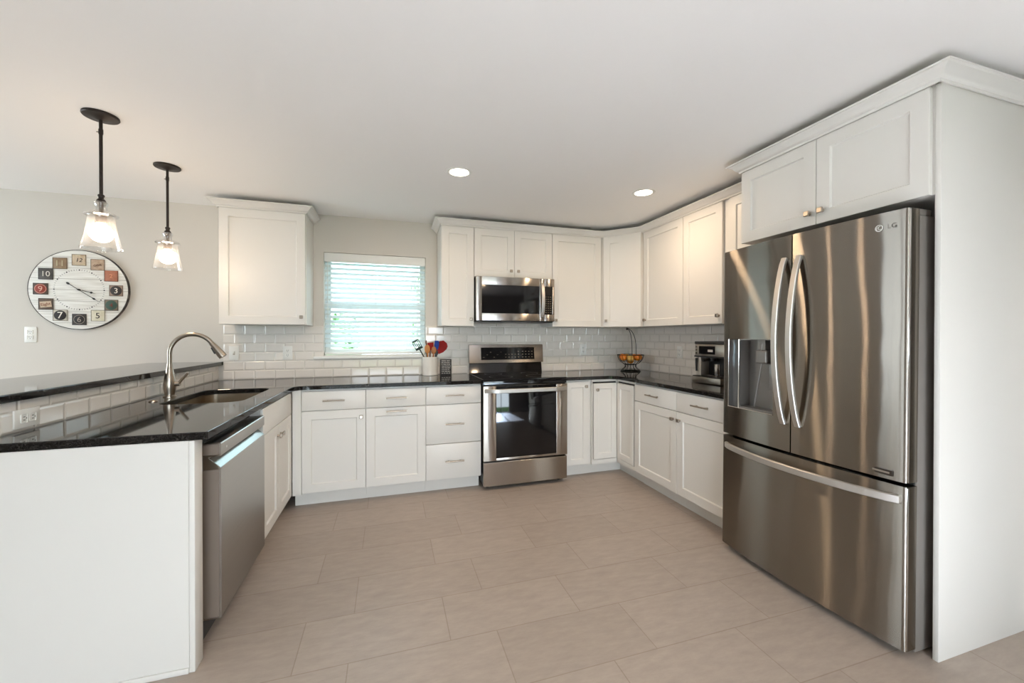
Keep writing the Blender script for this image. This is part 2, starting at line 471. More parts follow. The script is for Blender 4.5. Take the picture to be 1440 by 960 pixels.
# kitchen window: vinyl double-hung frame and its panes
mb = MB()
fy0, fy1 = 0.075, 0.125
mb.box(WX0 + .001, WX0 + .022, fy0, fy1, WZ0 + .005, WZ1 - .001); mb.box(WX1 - .022, WX1 - .001, fy0, fy1, WZ0 + .005, WZ1 - .001)
mb.box(WX0 + .022, WX1 - .022, fy0, fy1, WZ1 - .03, WZ1 - .001); mb.box(WX0 + .022, WX1 - .022, fy0, fy1, WZ0 + .005, WZ0 + .025)
win = structure(mb.build('window_1', M_trim))
mb = MB()
for z0, z1, y in ((WZ0 + .026, 1.575, 0.082), (1.535, WZ1 - .031, 0.105)):
    xa, xb = WX0 + .023, WX1 - .023
    mb.box(xa, xa + .025, y, y + .02, z0, z1); mb.box(xb - .025, xb, y, y + .02, z0, z1)
    mb.box(xa + .025, xb - .025, y, y + .02, z0, z0 + .03); mb.box(xa + .025, xb - .025, y, y + .02, z1 - .035, z1)
mb.build('sash', M_trim, win)
MB().box(WX0 + .049, WX1 - .049, 0.091, 0.094, WZ0 + .057, 1.539).build('pane', M_pane, win)
MB().box(WX0 + .049, WX1 - .049, 0.114, 0.117, 1.566, WZ1 - .067).build('pane', M_pane, win)

# ------------------------------------------------------------------ outdoors seen through the blind, plus ground added behind the camera
M_lawn = noise_color(mat('lawn', (0.1, 0.2, 0.05), 1.0, spec=0.0), (0.03, 0.06, 0.02), (0.06, 0.10, 0.03), 8)
structure(MB().box(-9, 7, 0.5, 16, -0.4, -0.3).build('ground', M_lawn, smooth=False))
structure(MB().box(-14, 12, -40, -10.2, -0.4, -0.3).build('ground_rear', M_lawn, smooth=False))  # unseen lawn, added so the counter edges reflect dark ground
structure(MB().box(-6, 5, -10.19, YF - .13, -0.3, -0.12).build('patio', noise_color(mat('deck_darkened', (.1, .1, .1), 1.0, spec=0.0), lin((58, 55, 52)), lin((70, 67, 62)), 6), smooth=False))  # unseen deck, darkened to keep bright reflections off the counter edges
M_leaf = noise_color(mat('leaf', (0.1, 0.25, 0.05), 0.6), (0.16, 0.3, 0.1), (0.4, 0.55, 0.25), 3)
M_bark = mat('bark', (0.12, 0.08, 0.05), 0.9)
def shrub(x, y, h, r, label, n=1500):
    t = thing('garden_shrub', label, 'shrub', (x, y, -0.3), group='shrubs outside the window')
    MB().tube([(0, 0, 0), (0.03, 0, h * .4), (0, 0.02, h * .8)], [0.05, 0.04, 0.015], 8).build('stem', M_bark, t)
    mb = MB()
    rnd = random.Random(int(abs(x) * 100))
    lobes = [(rnd.uniform(-.5, .5) * r, rnd.uniform(-.5, .5) * r, h * rnd.uniform(.35, .85), r * rnd.uniform(.45, .7)) for _ in range(7)]
    for i in range(n):
        lx, ly, lz, lr = lobes[i % 7]
        d = Vector((rnd.gauss(0, 1), rnd.gauss(0, 1), rnd.gauss(0, 1))).normalized()
        c = Vector((lx, ly, lz)) + d * lr * rnd.uniform(.7, 1.05)
        if c.z < 0.05: c.z = 0.05 + rnd.random() * .2
        u = d.cross(Vector((rnd.random(), rnd.random(), 1))).normalized(); v = (d + u * rnd.uniform(-.6, .6)).cross(u).normalized()
        s = rnd.uniform(.07, .13)
        mb._add([c - u * s, c - v * s * .5 + d * .01, c + u * s, c + v * s * .5 + d * .01], [(0, 1, 2, 3)])
    mb.build('foliage', M_leaf, t, smooth=False, recalc=False)
shrub(-2.3, 7.0, 1.9, 0.9, 'low pale green bush outside, behind the lower left of the window blind', 2200)
shrub(1.0, 8.0, 3.9, 1.2, 'tall pale green bush outside, behind the right edge of the window blind', 2600)

# ------------------------------------------------------------------ kitchen cabinets
KN = 0.6
def knob(parent, x, z, y=0.0):
    mb = MB()
    mb.lathe([(0.0, 0.0), (0.009, 0.0), (0.007, -0.003), (0.005, -0.012), (0.006, -0.016), (0.0, -0.016)], (x, y, z), 16, axis='y')
    mb.box(x - .0135, x + .0135, y - .027, y - .0155, z - .0135, z + .0135, 0.004, 3)
    return mb.build('knob', M_nickel, parent)
def pull(parent, xc, z, y=0.0, L=0.152):
    mb = MB()
    mb.tube([(xc - L/2, y - .03, z), (xc + L/2, y - .03, z)], 0.006, 12)
    for s in (-1, 1): mb.tube([(xc + s * L * .31, y - .03, z), (xc + s * L * .31, y, z)], 0.0045, 10)
    return mb.build('handle', M_nickel, parent)
G = 0.0015
def door(parent, x0, x1, z0, z1, kn=None, pl=None, name='door', st=0.062):
    d = MB().shaker(x0 + G, x1 - G, z0, z1, st=st).build(name, M_cab, parent)
    if kn: knob(d, *kn)
    if pl: pull(d, *pl)
    return d
def drawer(parent, x0, x1, z0, z1, pl=True):
    d = MB().box(x0 + G, x1 - G, 0, .02, z0, z1, 0.0015, 2).build('drawer', M_cab, parent)
    if pl: pull(d, (x0 + x1) / 2, (z0 + z1) / 2)
    return d
DB, DT = 0.118, 0.869
ZB = 0.883
def base_body(parent, x0, x1, depth=0.61, z0=0.108, xl=None):
    """carcass behind the doors (local y 0.021 -> depth) over a recessed plinth"""
    xl = x0 if xl is None else xl
    MB().box(xl + .0005, x1 - .0005, 0.0212, depth, z0, ZB).build('body', M_cab, parent, smooth=False)
    MB().box(xl + .0005, x1 - .0005, 0.095, 0.115, 0.0, z0 - .0005).build('plinth', M_cab, parent, smooth=False)
YB = -0.635
# back wall, left of the range
t = thing('base_cabinet', 'white base cabinet with one drawer and a door, in the corner beside the sink run', 'cabinet', (-1.357, YB, 0), group='white base cabinets')
base_body(t, 0, 0.4455, xl=-0.061)
drawer(t, 0, 0.4455, 0.7275, DT); door(t, 0, 0.4455, DB, 0.7225, kn=(0.4455 - .032, 0.665))
MB().box(-0.0605, -0.0015, 0.0, 0.021, 0.108, ZB).build('filler_strip', M_cab, t)
t = thing('base_cabinet', 'white pull-out base cabinet with two bar handles, left of the three-drawer unit', 'cabinet', (-0.9115, YB, 0), group='white base cabinets')
base_body(t, 0, 0.4535)
drawer(t, 0, 0.4535, 0.7275, DT); door(t, 0, 0.4535, DB, 0.7225, pl=(0.227, 0.695))
t = thing('base_cabinet', 'white base cabinet with three slab drawers, directly left of the stove', 'cabinet', (-0.458, YB, 0), group='white base cabinets')
base_body(t, 0, 0.4525)
for a, b, zp in ((0.7275, DT, None), (0.4075, 0.7225, 0.565), (DB, 0.4025, 0.262)):
    d = drawer(t, 0, 0.4525, a, b, pl=False); pull(d, 0.229, zp or 0.797)
# right of the range
t = thing('base_cabinet', 'narrow white base cabinet with one tall door, directly right of the stove', 'cabinet', (0.766, YB, 0), group='white base cabinets')
base_body(t, 0, 0.2585)
door(t, 0, 0.228, DB, DT, kn=(0.197, 0.826), st=0.05)
# corner carousel cabinet with two doors meeting in the inner corner
XF = XR - 0.628
t = thing('corner_base_cabinet', 'white corner base cabinet with an L-shaped pair of doors, right of the narrow cabinet', 'cabinet', (XF, YB, 0), group='white base cabinets')
poly = [(-0.259, 0.021), (0.021, 0.021), (0.021, -0.279), (0.60, -0.279), (0.60, 0.60), (-0.259, 0.60)]
MB().prism(poly, 'z', 0.108, ZB).build('body', M_cab, t, smooth=False)
pp = [(-0.259, 0.10), (0.10, 0.10), (0.10, -0.279), (0.12, -0.279), (0.12, 0.12), (-0.259, 0.12)]
MB().prism(pp, 'z', 0, 0.1075).build('plinth', M_cab, t, smooth=False)
MB().box(-0.259, -0.2505, 0.0, 0.0205, 0.108, ZB).box(-0.2505, 0, 0.006, .0205, 0.862, ZB).box(-0.2505, 0, 0.006, .0205, 0.108, 0.148).box(0.006, .0205, -.279, 0.006, .862, ZB).box(0.006, .0205, -.279, 0.006, .108, .148).build('face_frame', M_cab, t, smooth=False)
MB().box(-0.2504, 0.0, 0.018, 0.0206, 0.148, 0.862).box(0.018, .0206, -.279, 0.0, .148, .862).build('gap_shade', M_dark, t, smooth=False)  # black sheet painting the shade in the gaps round the doors
d = MB().shaker(-0.241, -0.0015, 0.153, 0.847, st=.05).build('door', M_cab, t); knob(d, -0.243 + .035, 0.79)
mb = MB().shaker(0.0015, 0.262, 0.153, 0.847, st=.05); mb.xform(Matrix.Rotation(-PI/2, 4, 'Z')); mb.build('door', M_cab, t)
# right wall run: local x runs towards the camera
for y0, wd, kx, lab in ((-0.9145, 0.5245, 0.5245 - .034, 'white base cabinet with drawer and door on the right wall, next to the corner cabinet'),
                        (-1.4395, 0.4985, 0.034, 'white base cabinet with drawer and door on the right wall, beside the refrigerator')):
    t = thing('base_cabinet', lab, 'cabinet', (XF, y0, 0), -PI/2, group='white base cabinets')
    base_body(t, 0, wd)
    d = drawer(t, 0, wd, 0.7275, DT, pl=False); pull(d, 0.262 if kx > .2 else 0.252, 0.80)
    door(t, 0, wd, DB, 0.7225, kn=(kx, 0.665))
# sink base in the peninsula (faces +X): local x runs away from the camera
PX = -1.42
t = thing('sink_base_cabinet', 'white sink base cabinet with two doors under the sink, beside the dishwasher', 'cabinet', (PX, -1.331, 0), PI/2, group='white base cabinets')
mb = MB()
mb.box(.0005, .018, .0212, .58, .108, ZB); mb.box(.668, .686, .0212, .58, .108, ZB); mb.box(.018, .668, .0212, .58, .108, .126); mb.box(.018, .668, .565, .58, .126, ZB)
mb.box(.018, .668, .0212, .04, .70, ZB)
mb.build('body', M_cab, t, smooth=False)
MB().box(.0005, .686, .085, .1, 0, .1075).build('plinth', M_cab, t, smooth=False)
drawer(t, 0, .684, 0.717, DT, pl=False)
door(t, 0, .342, DB, .712, kn=(.342 - .034, 0.645)); door(t, .342, .684, DB, .712, kn=(.342 + .034, 0.645))

# peninsula end panel
mb = MB()
mb.box(-2.104, -1.467, -2.085, -2.02, 0.0, ZB); mb.box(-1.4665, -1.447, -2.087, -2.018, 0.0, ZB, 0.003); mb.box(-2.104, -1.4675, -2.091, -2.0855, 0.0, 0.022, .002)
tag(mb.build('peninsula_end_panel', M_cab), 'broad white end panel closing the peninsula below the dark counter', 'panel')

# ------------------------------------------------------------------ worktops
def rrect(x0, x1, y0, y1, r, n=7):
    p = []
    for cx_, cy_, a0 in ((x1 - r, y1 - r, 0), (x0 + r, y1 - r, PI/2), (x0 + r, y0 + r, PI), (x1 - r, y0 + r, 1.5*PI)):
        for i in range(n + 1):
            a = a0 + PI/2 * i / n; p.append((cx_ + r * math.cos(a), cy_ + r * math.sin(a)))
    return p
SX0, SX1, SY0, SY1 = -1.93, -1.535, -1.318, -0.69
outer = [(-2.094, -2.088), (-1.408, -2.088), (-1.405, -2.08), (-1.405, -0.735)] + [(-1.325 - .08 * math.cos(a * PI / 20), -0.728 + .08 * math.sin(a * PI / 20)) for a in range(1, 10)] + [(-1.325, -0.648), (-0.0045, -0.648), (-0.0045, -0.009), (-2.094, -0.009)]
tag(MB().slab(outer, [rrect(SX0, SX1, SY0, SY1, 0.075)], 0.8845, ZC, 0.004).build('countertop', M_granite), 'L-shaped black granite countertop with the sink cut-out, left of the stove', 'countertop')
xc = XR - 0.648
outer = [(0.7665, -0.648), (1.185, -0.648)] + [(xc - .08 + .08 * math.sin(a * PI / 20), -0.728 + .08 * math.cos(a * PI / 20)) for a in range(1, 10)] + [(xc, -0.735), (xc, -1.94), (XR - .009, -1.94), (XR - .009, -0.009), (0.7665, -0.009)]
tag(MB().slab(outer, [], 0.8845, ZC, 0.004).build('countertop', M_granite), 'black granite countertop in the right corner, between stove and refrigerator', 'countertop')
tag(MB().slab([(-2.58, -2.13), (-2.066, -2.13), (-2.066, -0.0095), (-2.0625, -0.0095), (-2.0625, -0.001), (-2.58, -0.001)], [], 1.037, 1.067, 0.004).build('bar_top', M_granite), 'raised black granite breakfast bar on the low tiled wall', 'bar')

# ------------------------------------------------------------------ sink and faucet
t = thing('kitchen_sink', 'stainless undermount sink set into the peninsula counter', 'sink', (SX0, SY0, 0.69))
mb = MB()
lv = []
for (ins, z, rr) in ((-0.012, 0.1925, .085), (0.002, 0.1925, .075), (0.004, 0.03, .07), (0.03, 0.006, .06), (0.12, 0.0, .05)):
    lv.append([(p[0] - SX0, p[1] - SY0, z) for p in rrect(SX0 + ins, SX1 - ins, SY0 + ins, SY1 - ins, rr)])
n = len(lv[0]); vv = [p for l in lv for p in l]; ff = []
for i in range(len(lv) - 1):
    for k in range(n): ff.append((i*n + k, i*n + (k+1) % n, (i+1)*n + (k+1) % n, (i+1)*n + k))
ff.append(tuple(range((len(lv)-1)*n, len(lv)*n)))
mb._add(vv, ff); mb.build('basin', M_sinksteel, t)
MB().lathe([(0.0, .003), (.02, .003), (.038, .005), (.043, .002), (.043, .0005)], (0.2, 0.32, 0.0), 24).build('drain', M_chrome, t)

t = thing('kitchen_faucet', 'tall gooseneck brushed nickel faucet behind the sink', 'faucet', (-2.005, -0.985, ZC))
MB().lathe([(0, 0), (.032, 0), (.032, .006), (.026, .010), (.026, .02), (.031, .05), (.0315, .075), (.027, .11), (.021, .145), (.0165, .175), (.0145, .20), (0, .20)], seg=28).build('body', M_nickel, t)
pts = [(0, 0, .195), (0, 0, .262)]
R = 0.112
for i in range(0, 19):
    a = PI - (PI * 0.83) * i / 18
    pts.append((R + R * math.cos(a), 0.0 + 0.02 * i / 18, .265 + R * math.sin(a)))
e = Vector(pts[-1]); dv = (e - Vector(pts[-2])).normalized()
MB().tube(pts, .0125, 16).build('spout', M_nickel, t)
MB().tube([e - dv * .004, e + dv * .012, e + dv * .03, e + dv * .085, e + dv * .105], [.0135, .0155, .018, .0235, .024], 20).build('spray_head', M_nickel, t)
mb = MB(); mb.tube([e + dv * .03 + Vector((-.014, -.01, -.003)), e + dv * .075 + Vector((-.02, -.012, -.004))], [.006, .007], 10)
mb.build('spray_button', M_black, t)
mb = MB(); mb.tube([(.02, 0, .075), (.052, 0, .078)], [.015, .014], 16)
mb.tube([(.044, 0, .08), (.06, -.002, .10), (.095, -.006, .142)], [.010, .008, .0075], 12)
mb.build('lever', M_nickel, t)
tag(MB().lathe([(0, 0), (.02, 0), (.02, .004), (.016, .007), (.006, .008), (0, .008)], seg=20).build('counter_button', M_nickel, loc=(-1.998, -1.176, ZC)), 'small round nickel air-switch button on the counter left of the faucet', 'button')

# ------------------------------------------------------------------ upper cabinets
ZU0, ZU1 = 1.372, 2.283
YU = -0.334
def upper(label, loc, rz, wd, doors, z0=ZU0, depth=0.332, name='wall_cabinet', zt=2.262):
    t = thing(name, label, 'cabinet', loc, rz, group='white wall cabinets')
    MB().box(.0006, wd - .0006, .0212, depth, z0 - loc[2], ZU1 - loc[2]).build('body', M_cab, t, smooth=False)
    for (a, b, kx) in doors:
        d = door(t, a, b, z0 - loc[2], zt - loc[2], kn=(kx, 0.06) if kx is not None else None)
    return t
upper('large white wall cabinet with a single door, alone left of the window', (-1.984, YU, ZU0), 0, 0.606, [(0.004, 0.602, 0.602 - .028)])
upper('narrow white wall cabinet with one door, directly right of the window', (-0.2959, YU, ZU0), 0, 0.2945, [(0.002, 0.2945, 0.2945 - .03)])
upper('short white wall cabinet with two doors above the microwave', (0.0, YU, 1.823), 0, 0.762, [(0, .381, .381 - .035), (.381, .762, .381 + .035)], z0=1.823)
upper('white wall cabinet with one door, right of the microwave', (0.7635, YU, ZU0), 0, XR - .61 - .7635, [(0, XR - .61 - .7635 - .012, 0.03)])
t = thing('corner_wall_cabinet', 'white diagonal wall cabinet filling the corner above the fruit basket', 'cabinet', (XR - .61, YU, ZU0), group='white wall cabinets')
q = .014
MB().prism([(0.001, .0005 + .021), (.276 - .021 - 0.0005, -.276 + .001), (.609, -.276 + .001), (.609, .332), (0.001, .332)], 'z', 0, ZU1 - ZU0).build('body', M_cab, t, smooth=False)
Ld = .276 * math.sqrt(2)
mb = MB().shaker(.012, Ld - .012, 0, 2.262 - ZU0); mb.xform(Matrix.Rotation(-PI/4, 4, 'Z')); d = mb.build('door', M_cab, t)
mb = MB(); kx = .045
mb.lathe([(0.0, 0.0), (0.009, 0.0), (0.007, -0.003), (0.005, -0.012), (0.006, -0.016), (0.0, -0.016)], (kx, 0, .06), 16, axis='y')
mb.box(kx - .0135, kx + .0135, -.027, -.0155, .06 - .0135, .06 + .0135, 0.004, 3); mb.xform(Matrix.Rotation(-PI/4, 4, 'Z')); mb.build('knob', M_nickel, d)
XU = XR + YU
upper('white wall cabinet on the right wall, next to the diagonal corner cabinet', (XU, -0.612, ZU0), -PI/2, .5435, [(0.01, .5435, 0.045)])
upper('second white wall cabinet along the right wall, lit warm by the downlight', (XU, -1.1565, ZU0), -PI/2, .4065, [(0, .4065, .4065 - .03)])
upper('white wall cabinet half hidden behind the refrigerator top', (XU, -1.5645, ZU0), -PI/2, .4195, [(0.052, .4195, .085)])
# cabinet above the refrigerator
FCX = 1.30
t = upper('deep white cabinet with two doors above the refrigerator', (FCX, -1.985, 1.838), -PI/2, .886, [(0, .4415, .4415 - .032), (.4415, .880, .4415 + .032)], z0=1.838, depth=.611)
tag(MB().box(FCX + .016, XR - .001, -2.8915, -2.8725, 0.0, 2.268, .002).build('refrigerator_end_panel', M_cab), 'tall plain white end panel right of the refrigerator', 'panel')

# crown mouldings
prof = [(0.0, 0.0), (0.006, 0.0), (0.008, 0.010), (0.016, 0.013), (0.022, 0.020), (0.034, 0.036), (0.046, 0.042), (0.048, 0.044), (0.056, 0.046), (0.058, 0.052), (0.0, 0.052)]
def crown(path, label, z=2.263, back=False):
    """path: polyline in plan (door plane), outward side on the right of travel; mitred"""
    P = [Vector((p[0], p[1])) for p in path]
    ns = []
    for i in range(len(P) - 1):
        d = (P[i+1] - P[i]).normalized(); ns.append(Vector((d.y, -d.x)))
    mv = []
    for i in range(len(P)):
        if i == 0: mv.append(ns[0])
        elif i == len(P) - 1: mv.append(ns[-1])
        else:
            b = (ns[i-1] + ns[i]).normalized(); mv.append(b / b.dot(ns[i]))
    v, f = [], []
    n = len(prof)
    for i in range(len(P)):
        for (o, h) in prof:
            q = P[i] + mv[i] * o; v.append((q.x, q.y, z + h))
    for i in range(len(P) - 1):
        for k in range(n):
            k2 = (k + 1) % n; f.append((i*n + k, i*n + k2, (i+1)*n + k2, (i+1)*n + k))
    f.append(tuple(range(n))); f.append(tuple(range((len(P)-1)*n, len(P)*n))[::-1])
    mb = MB(); mb._add(v, f)
    return tag(mb.build('crown_molding', M_cab), label, 'molding', 'crown moldings on the cabinets')
e = -.0008
crown([(-1.985 + e, -0.001), (-1.985 + e, YU + e), (-1.377 - e, YU + e), (-1.377 - e, -0.001)], 'white crown molding on the single wall cabinet left of the window')
crown([(-0.297 + e, -0.001), (-0.297 + e, YU + e), (XR - .61 + e * .4, YU + e), (XU + e, -.61 + e * .4), (XU + e, -1.92)], 'long white crown molding over the corner run of wall cabinets')
crown([(1.9, -1.983 - e), (FCX + e, -1.983 - e), (FCX + e, -2.8925 + e), (XR - .001, -2.8925 + e)], 'white crown molding over the refrigerator cabinet and end panel')

# ------------------------------------------------------------------ refrigerator
FY = -2.398
t = thing('refrigerator', 'tall stainless french-door refrigerator with water dispenser', 'refrigerator', (1.197, FY, 0))
t.rotation_euler = (0, math.radians(0.45), 0)
HW = 0.451
def fx(y): return -0.03 * (1 - (y / HW) ** 2)
def curve(y0, y1, n=10): return [(fx(y0 + (y1 - y0) * i / n), y0 + (y1 - y0) * i / n) for i in range(n + 1)]
XBk = 0.062
def fpanel(mb, y0, y1, z0, z1, xb=XBk, round_lo=False, round_hi=False):
    """front panel with the door's gentle bow, thick to xb"""
    a = y0 + (0.012 if round_lo else 0); b = y1 - (0.012 if round_hi else 0)
    p = curve(a, b)
    if round_lo:
        x0 = fx(y0); p = [(x0 + .014 - .012*math.cos(k*PI/8)*1.0 + .0, y0 + .012 - .012*math.sin(PI/2 - k*PI/8 + 0) ) for k in ()] + p
        p = [(fx(a) + .012 * (1 - math.cos(th)), a - .012 * math.sin(th)) for th in (PI/2, PI/2*.75, PI/2*.5, PI/2*.25)] + p
    if round_hi:
        p = p + [(fx(b) + .012 * (1 - math.cos(th)), b + .012 * math.sin(th)) for th in (PI/2*.25, PI/2*.5, PI/2*.75, PI/2)]
    p = p + [(xb, y1), (xb, y0)]
    mb.prism(p, 'z', z0, z1)
MB().box(0.074, 0.70, -0.443, 0.443, 0.012, 1.765, .004).build('case', M_greycase, t)
MB().box(0.064, 0.0735, -0.438, 0.438, 0.06, 1.755).build('gasket', M_dark, t, smooth=False)
for s in (-1, 1): MB().box(.03, .16, s*.40 - .04, s*.40 + .04, 1.766, 1.792, .004).build('hinge_cover', M_greycase, t)
for x, y in ((.12, -.38), (.12, .38), (.6, -.38), (.6, .38)): MB().cyl((x, y, 0), (x, y, .0125), .02).build('foot', M_black, t)
ZD0, ZD1 = 0.70, 1.785
# right door
mb = MB(); fpanel(mb, -HW, -0.003, ZD0, ZD1, round_lo=True); rd = mb.build('door', M_steel, t)
MB().box(0.0052, .0135, -HW - .0007, -HW + .0085, ZD0 + .003, ZD1 - .003, .001).build('edge_trim', M_chrome, rd)
# left door, built round the dispenser opening
dy0, dy1, dz0, dz1 = 0.099, 0.393, 0.868, 1.262
mb = MB()
fpanel(mb, 0.003, HW, ZD0, dz0, round_hi=True); fpanel(mb, 0.003, HW, dz1, ZD1, round_hi=True)
fpanel(mb, 0.003, dy0, dz0, dz1); fpanel(mb, dy1, HW, dz0, dz1, round_hi=True)
ld = mb.build('door', M_steel, t)
M_cav = mat('dispenser_liner', lin((128, 124, 120)), 0.35, 0.6)
M_panel = mat('dispenser_touch_panel', lin((96, 98, 100)), 0.08, 0.5)
yp = 0.318
mb = MB()
mb.box(.054, .0625, dy0, yp, dz0, dz1); mb.box(-.02, .054, dy0, dy0 + .004, dz0, dz1); mb.box(-.016, .054, yp - .004, yp, dz0, dz1)
mb.box(-.02, .054, dy0 + .004, yp - .004, dz1 - .004, dz1); mb.box(-.022, .054, dy0 + .004, yp - .004, dz0, dz0 + .012)
dsp = mb.build('dispenser', M_cav, ld, smooth=False)
mb = MB(); mb.box(-.0145, .03, yp + .001, dy1 - .001, dz0 + .002, dz1 - .002, .002); mb.build('touch_panel', M_panel, ld)
mb = MB()
for a in (yp - .006, yp + .002): pass
mb.tube([(-.019, dy1 - .001, dz0 + .001), (-.019, dy1 - .001, dz1 - .001)], .002, 8); mb.tube([(-.021, yp, dz0 + .001), (-.021, yp, dz1 - .001)], .004, 8)
mb.tube([(-.022, dy1, dz0), (-.03, dy0, dz0)], .0025, 8)
mb.build('dispenser_frame', M_chrome, ld)
mb = MB(); mb.box(-.012, .05, .15, .225, 1.13, 1.205, .01, 3); mb.box(-.005, .05, .165, .21, 1.205, 1.258); mb.cyl((.0, .187, 1.2), (.0, .187, 1.24), .009); mb.build('nozzle', M_cav, ld)
mb = MB(); mb.box(.03, .038, .118, .172, .985, 1.125, .003); mb.tube([(.03, .215, 1.13), (.012, .245, .885)], .0035, 8); mb.build('paddle', mat('dispenser_paddle', lin((150, 147, 143)), .3, .7), ld)
# door handles: straps bowed out into the room
def strap(pts, half_w, half_t, wdir):
    mb = MB(); wdir = Vector(wdir); n = len(pts); P = [Vector(p) for p in pts]; rings = []
    for i in range(n):
        tt = (P[min(i+1, n-1)] - P[max(i-1, 0)]).normalized(); nn = tt.cross(wdir).normalized()
        ring = []
        for a, b in ((-1, -.55), (-.8, -1), (.8, -1), (1, -.55), (1, .55), (.8, 1), (-.8, 1), (-1, .55)):
            ring.append(mb.bm.verts.new(P[i] + wdir * half_w * a + nn * half_t * b))
        rings.append(ring)
    for A, B in zip(rings[:-1], rings[1:]):
        for k in range(8): mb.bm.faces.new((A[k], A[(k+1) % 8], B[(k+1) % 8], B[k]))
    mb.bm.faces.new(rings[0]); mb.bm.faces.new(rings[-1][::-1])
    return mb
for y, dd, sg in ((.036, ld, 1), (-.04, rd, -1)):
    pts = []
    for i in range(25):
        s = i / 24; z = .838 + (1.672 - .838) * s
        pts.append((fx(y) - .004 - .066 * (math.sin(PI * s) ** .75), y + 0.0 * sg, z))
    strap(pts, .0145, .009, (0, 1, 0)).build('handle', M_steel_handle, dd)
# badge and small data plate on the right door
yb = -.357
mb = MB(); mb.lathe([(.011, 0), (.014, 0), (.014, -.0015), (.011, -.0015), (.011, 0)], (fx(yb) - .0005, yb, 1.725), 24, axis='x')
mb.tube([(fx(yb) - .001, yb + .002, 1.731), (fx(yb) - .001, yb + .002, 1.720), (fx(yb) - .001, yb - .006, 1.720)], .0014, 6)
mb.tube([(fx(yb) - .001, yb - .004, 1.733), (fx(yb) - .001, yb + .0085, 1.727), (fx(yb) - .001, yb + .008, 1.716)], .0012, 6)
mb.build('badge', M_silver, rd)
text_mesh('badge_lettering', 'LG', .026, mat('badge_grey', lin((112, 106, 100)), .5, .4), rd, (fx(yb - .04) - .001, yb - .042, 1.725), (PI/2, 0, -PI/2))
mb = MB(); xx = fx(-.37) - .0012
mb.box(xx - .001, xx + .003, -.41, -.322, .716, .738); pl_ = mb.build('data_plate', mat('data_plate_dark', lin((58, 50, 44)), .4, .4), rd, smooth=False)
MB().box(xx - .002, xx - .0011, -.401, -.342, .7235, .7305).build('plate_print', mat('plate_print_grey', lin((150, 140, 128)), .4, .5), pl_, smooth=False)
# freezer drawer
mb = MB(); fpanel(mb, -HW, HW, 0.036, 0.684, round_lo=True, round_hi=True); fd = mb.build('freezer_drawer', M_steel, t)
MB().box(0.0052, .0135, -HW - .0007, -HW + .0085, .04, .68, .001).build('edge_trim', M_chrome, fd)
pts = []
for i in range(31):
    s = i / 30; y = .415 - .845 * s
    pts.append((fx(y) - .004 - .05 * (math.sin(PI * s) ** .6), y, .632))
strap(pts, .0165, .009, (0, 0, 1)).build('handle', M_steel_handle, fd)

# ------------------------------------------------------------------ range
t = thing('stove', 'freestanding stainless electric range with black glass cooktop', 'stove', (0.003, -0.03, 0))
def P_(o): return o
# local x 0..0.755, y 0 (back) .. -0.66 (front)
MB().box(0.003, .752, -.615, -.005, .045, .868, .002).build('body', M_black, t)
for x in (.05, .705):
    for y in (-.57, -.06): MB().cyl((x, y, 0), (x, y, .0455), .016).build('leg', M_black, t)
MB().box(.002, .753, -.655, -.617, .032, .229, .004, 3).build('drawer', M_steel_range, t)
mb = MB()
mb.box(0.0, .109, -.657, -.617, .243, .864, .003); mb.box(.651, .755, -.657, -.617, .243, .864, .003); mb.box(.109, .651, -.657, -.617, .243, .262, .002)
mb.box(.109, .651, -.645, -.617, .262, .864)
dr = mb.build('oven_door', M_steel_range, t)
MB().box(.1095, .6505, -.656, -.6452, .2625, .863, .001).build('oven_window', M_blackglass, dr)
pts = [(.012 + .731 * i / 24, -.657 - .045 * min(1, math.sin(PI * i / 24) * 2.6) ** .8, .826) for i in range(25)]
strap(pts, .017, .008, (0, 0, 1)).build('handle', M_steel_handle, dr)
mb = MB(); mb.box(-.001, .757, -.642, -.03, .9055, .921, .004, 3); mb.box(0.001, .755, -.640, -.05, .869, .9052, .003); ck = mb.build('cooktop', M_blackglass, t)
M_ring = mat('burner_ring_grey', (.05, .05, .05), .3)
for x, y, r in ((.2, -.47, .10), (.56, -.47, .115), (.2, -.2, .08), (.56, -.2, .08)): MB().lathe([(r, .9212), (r + .003, .9214), (r + .003, .9212)], (x, y, 0), 40).build('burner_ring', M_ring, ck)
# backguard
mb = MB(); mb.prism([(-.052, .9215), (-.005, .9215), (-.005, 1.016), (-.034, 1.016)], 'x', .004, .752); mb.build('backguard', M_blackglass, t)
pg = [(-.062, 1.018), (-.005, 1.018), (-.005, 1.192), (-.030, 1.197), (-.046, 1.193)]
cp = MB().prism(pg, 'x', -.001, .762).build('control_panel', M_steel_range, t)
def onp(z): # front surface of the control panel
    return -.062 + (z - 1.018) / (1.193 - 1.018) * .016
mb = MB(); mb.prism([(onp(1.048) - .002, 1.048), (onp(1.048) + .003, 1.048), (onp(1.168) + .003, 1.168), (onp(1.168) - .002, 1.168)], 'x', .115, .668)
dg_ = mb.build('display', M_blackglass, cp, smooth=False)
mb = MB()
for i in range(9):
    for j in range(3):
        x = .36 + i * .033 + (.012 if i > 4 else 0); z = 1.068 + j * .028
        if i < 4 and j == 2: continue
        mb.box(x, x + .012, onp(z) - .0032, onp(z) - .0021, z, z + .006)
for i in range(6):
    x = .135 + i * .035; z = 1.07 + (i % 3) * .025
    mb.box(x, x + .014, onp(z) - .0032, onp(z) - .0021, z, z + .004)
mb.build('key_print', mat('key_print', lin((120, 110, 94)), .6, spec=.2), dg_, smooth=False)
tag(t, 'freestanding stainless electric range with black glass cooktop', 'stove')

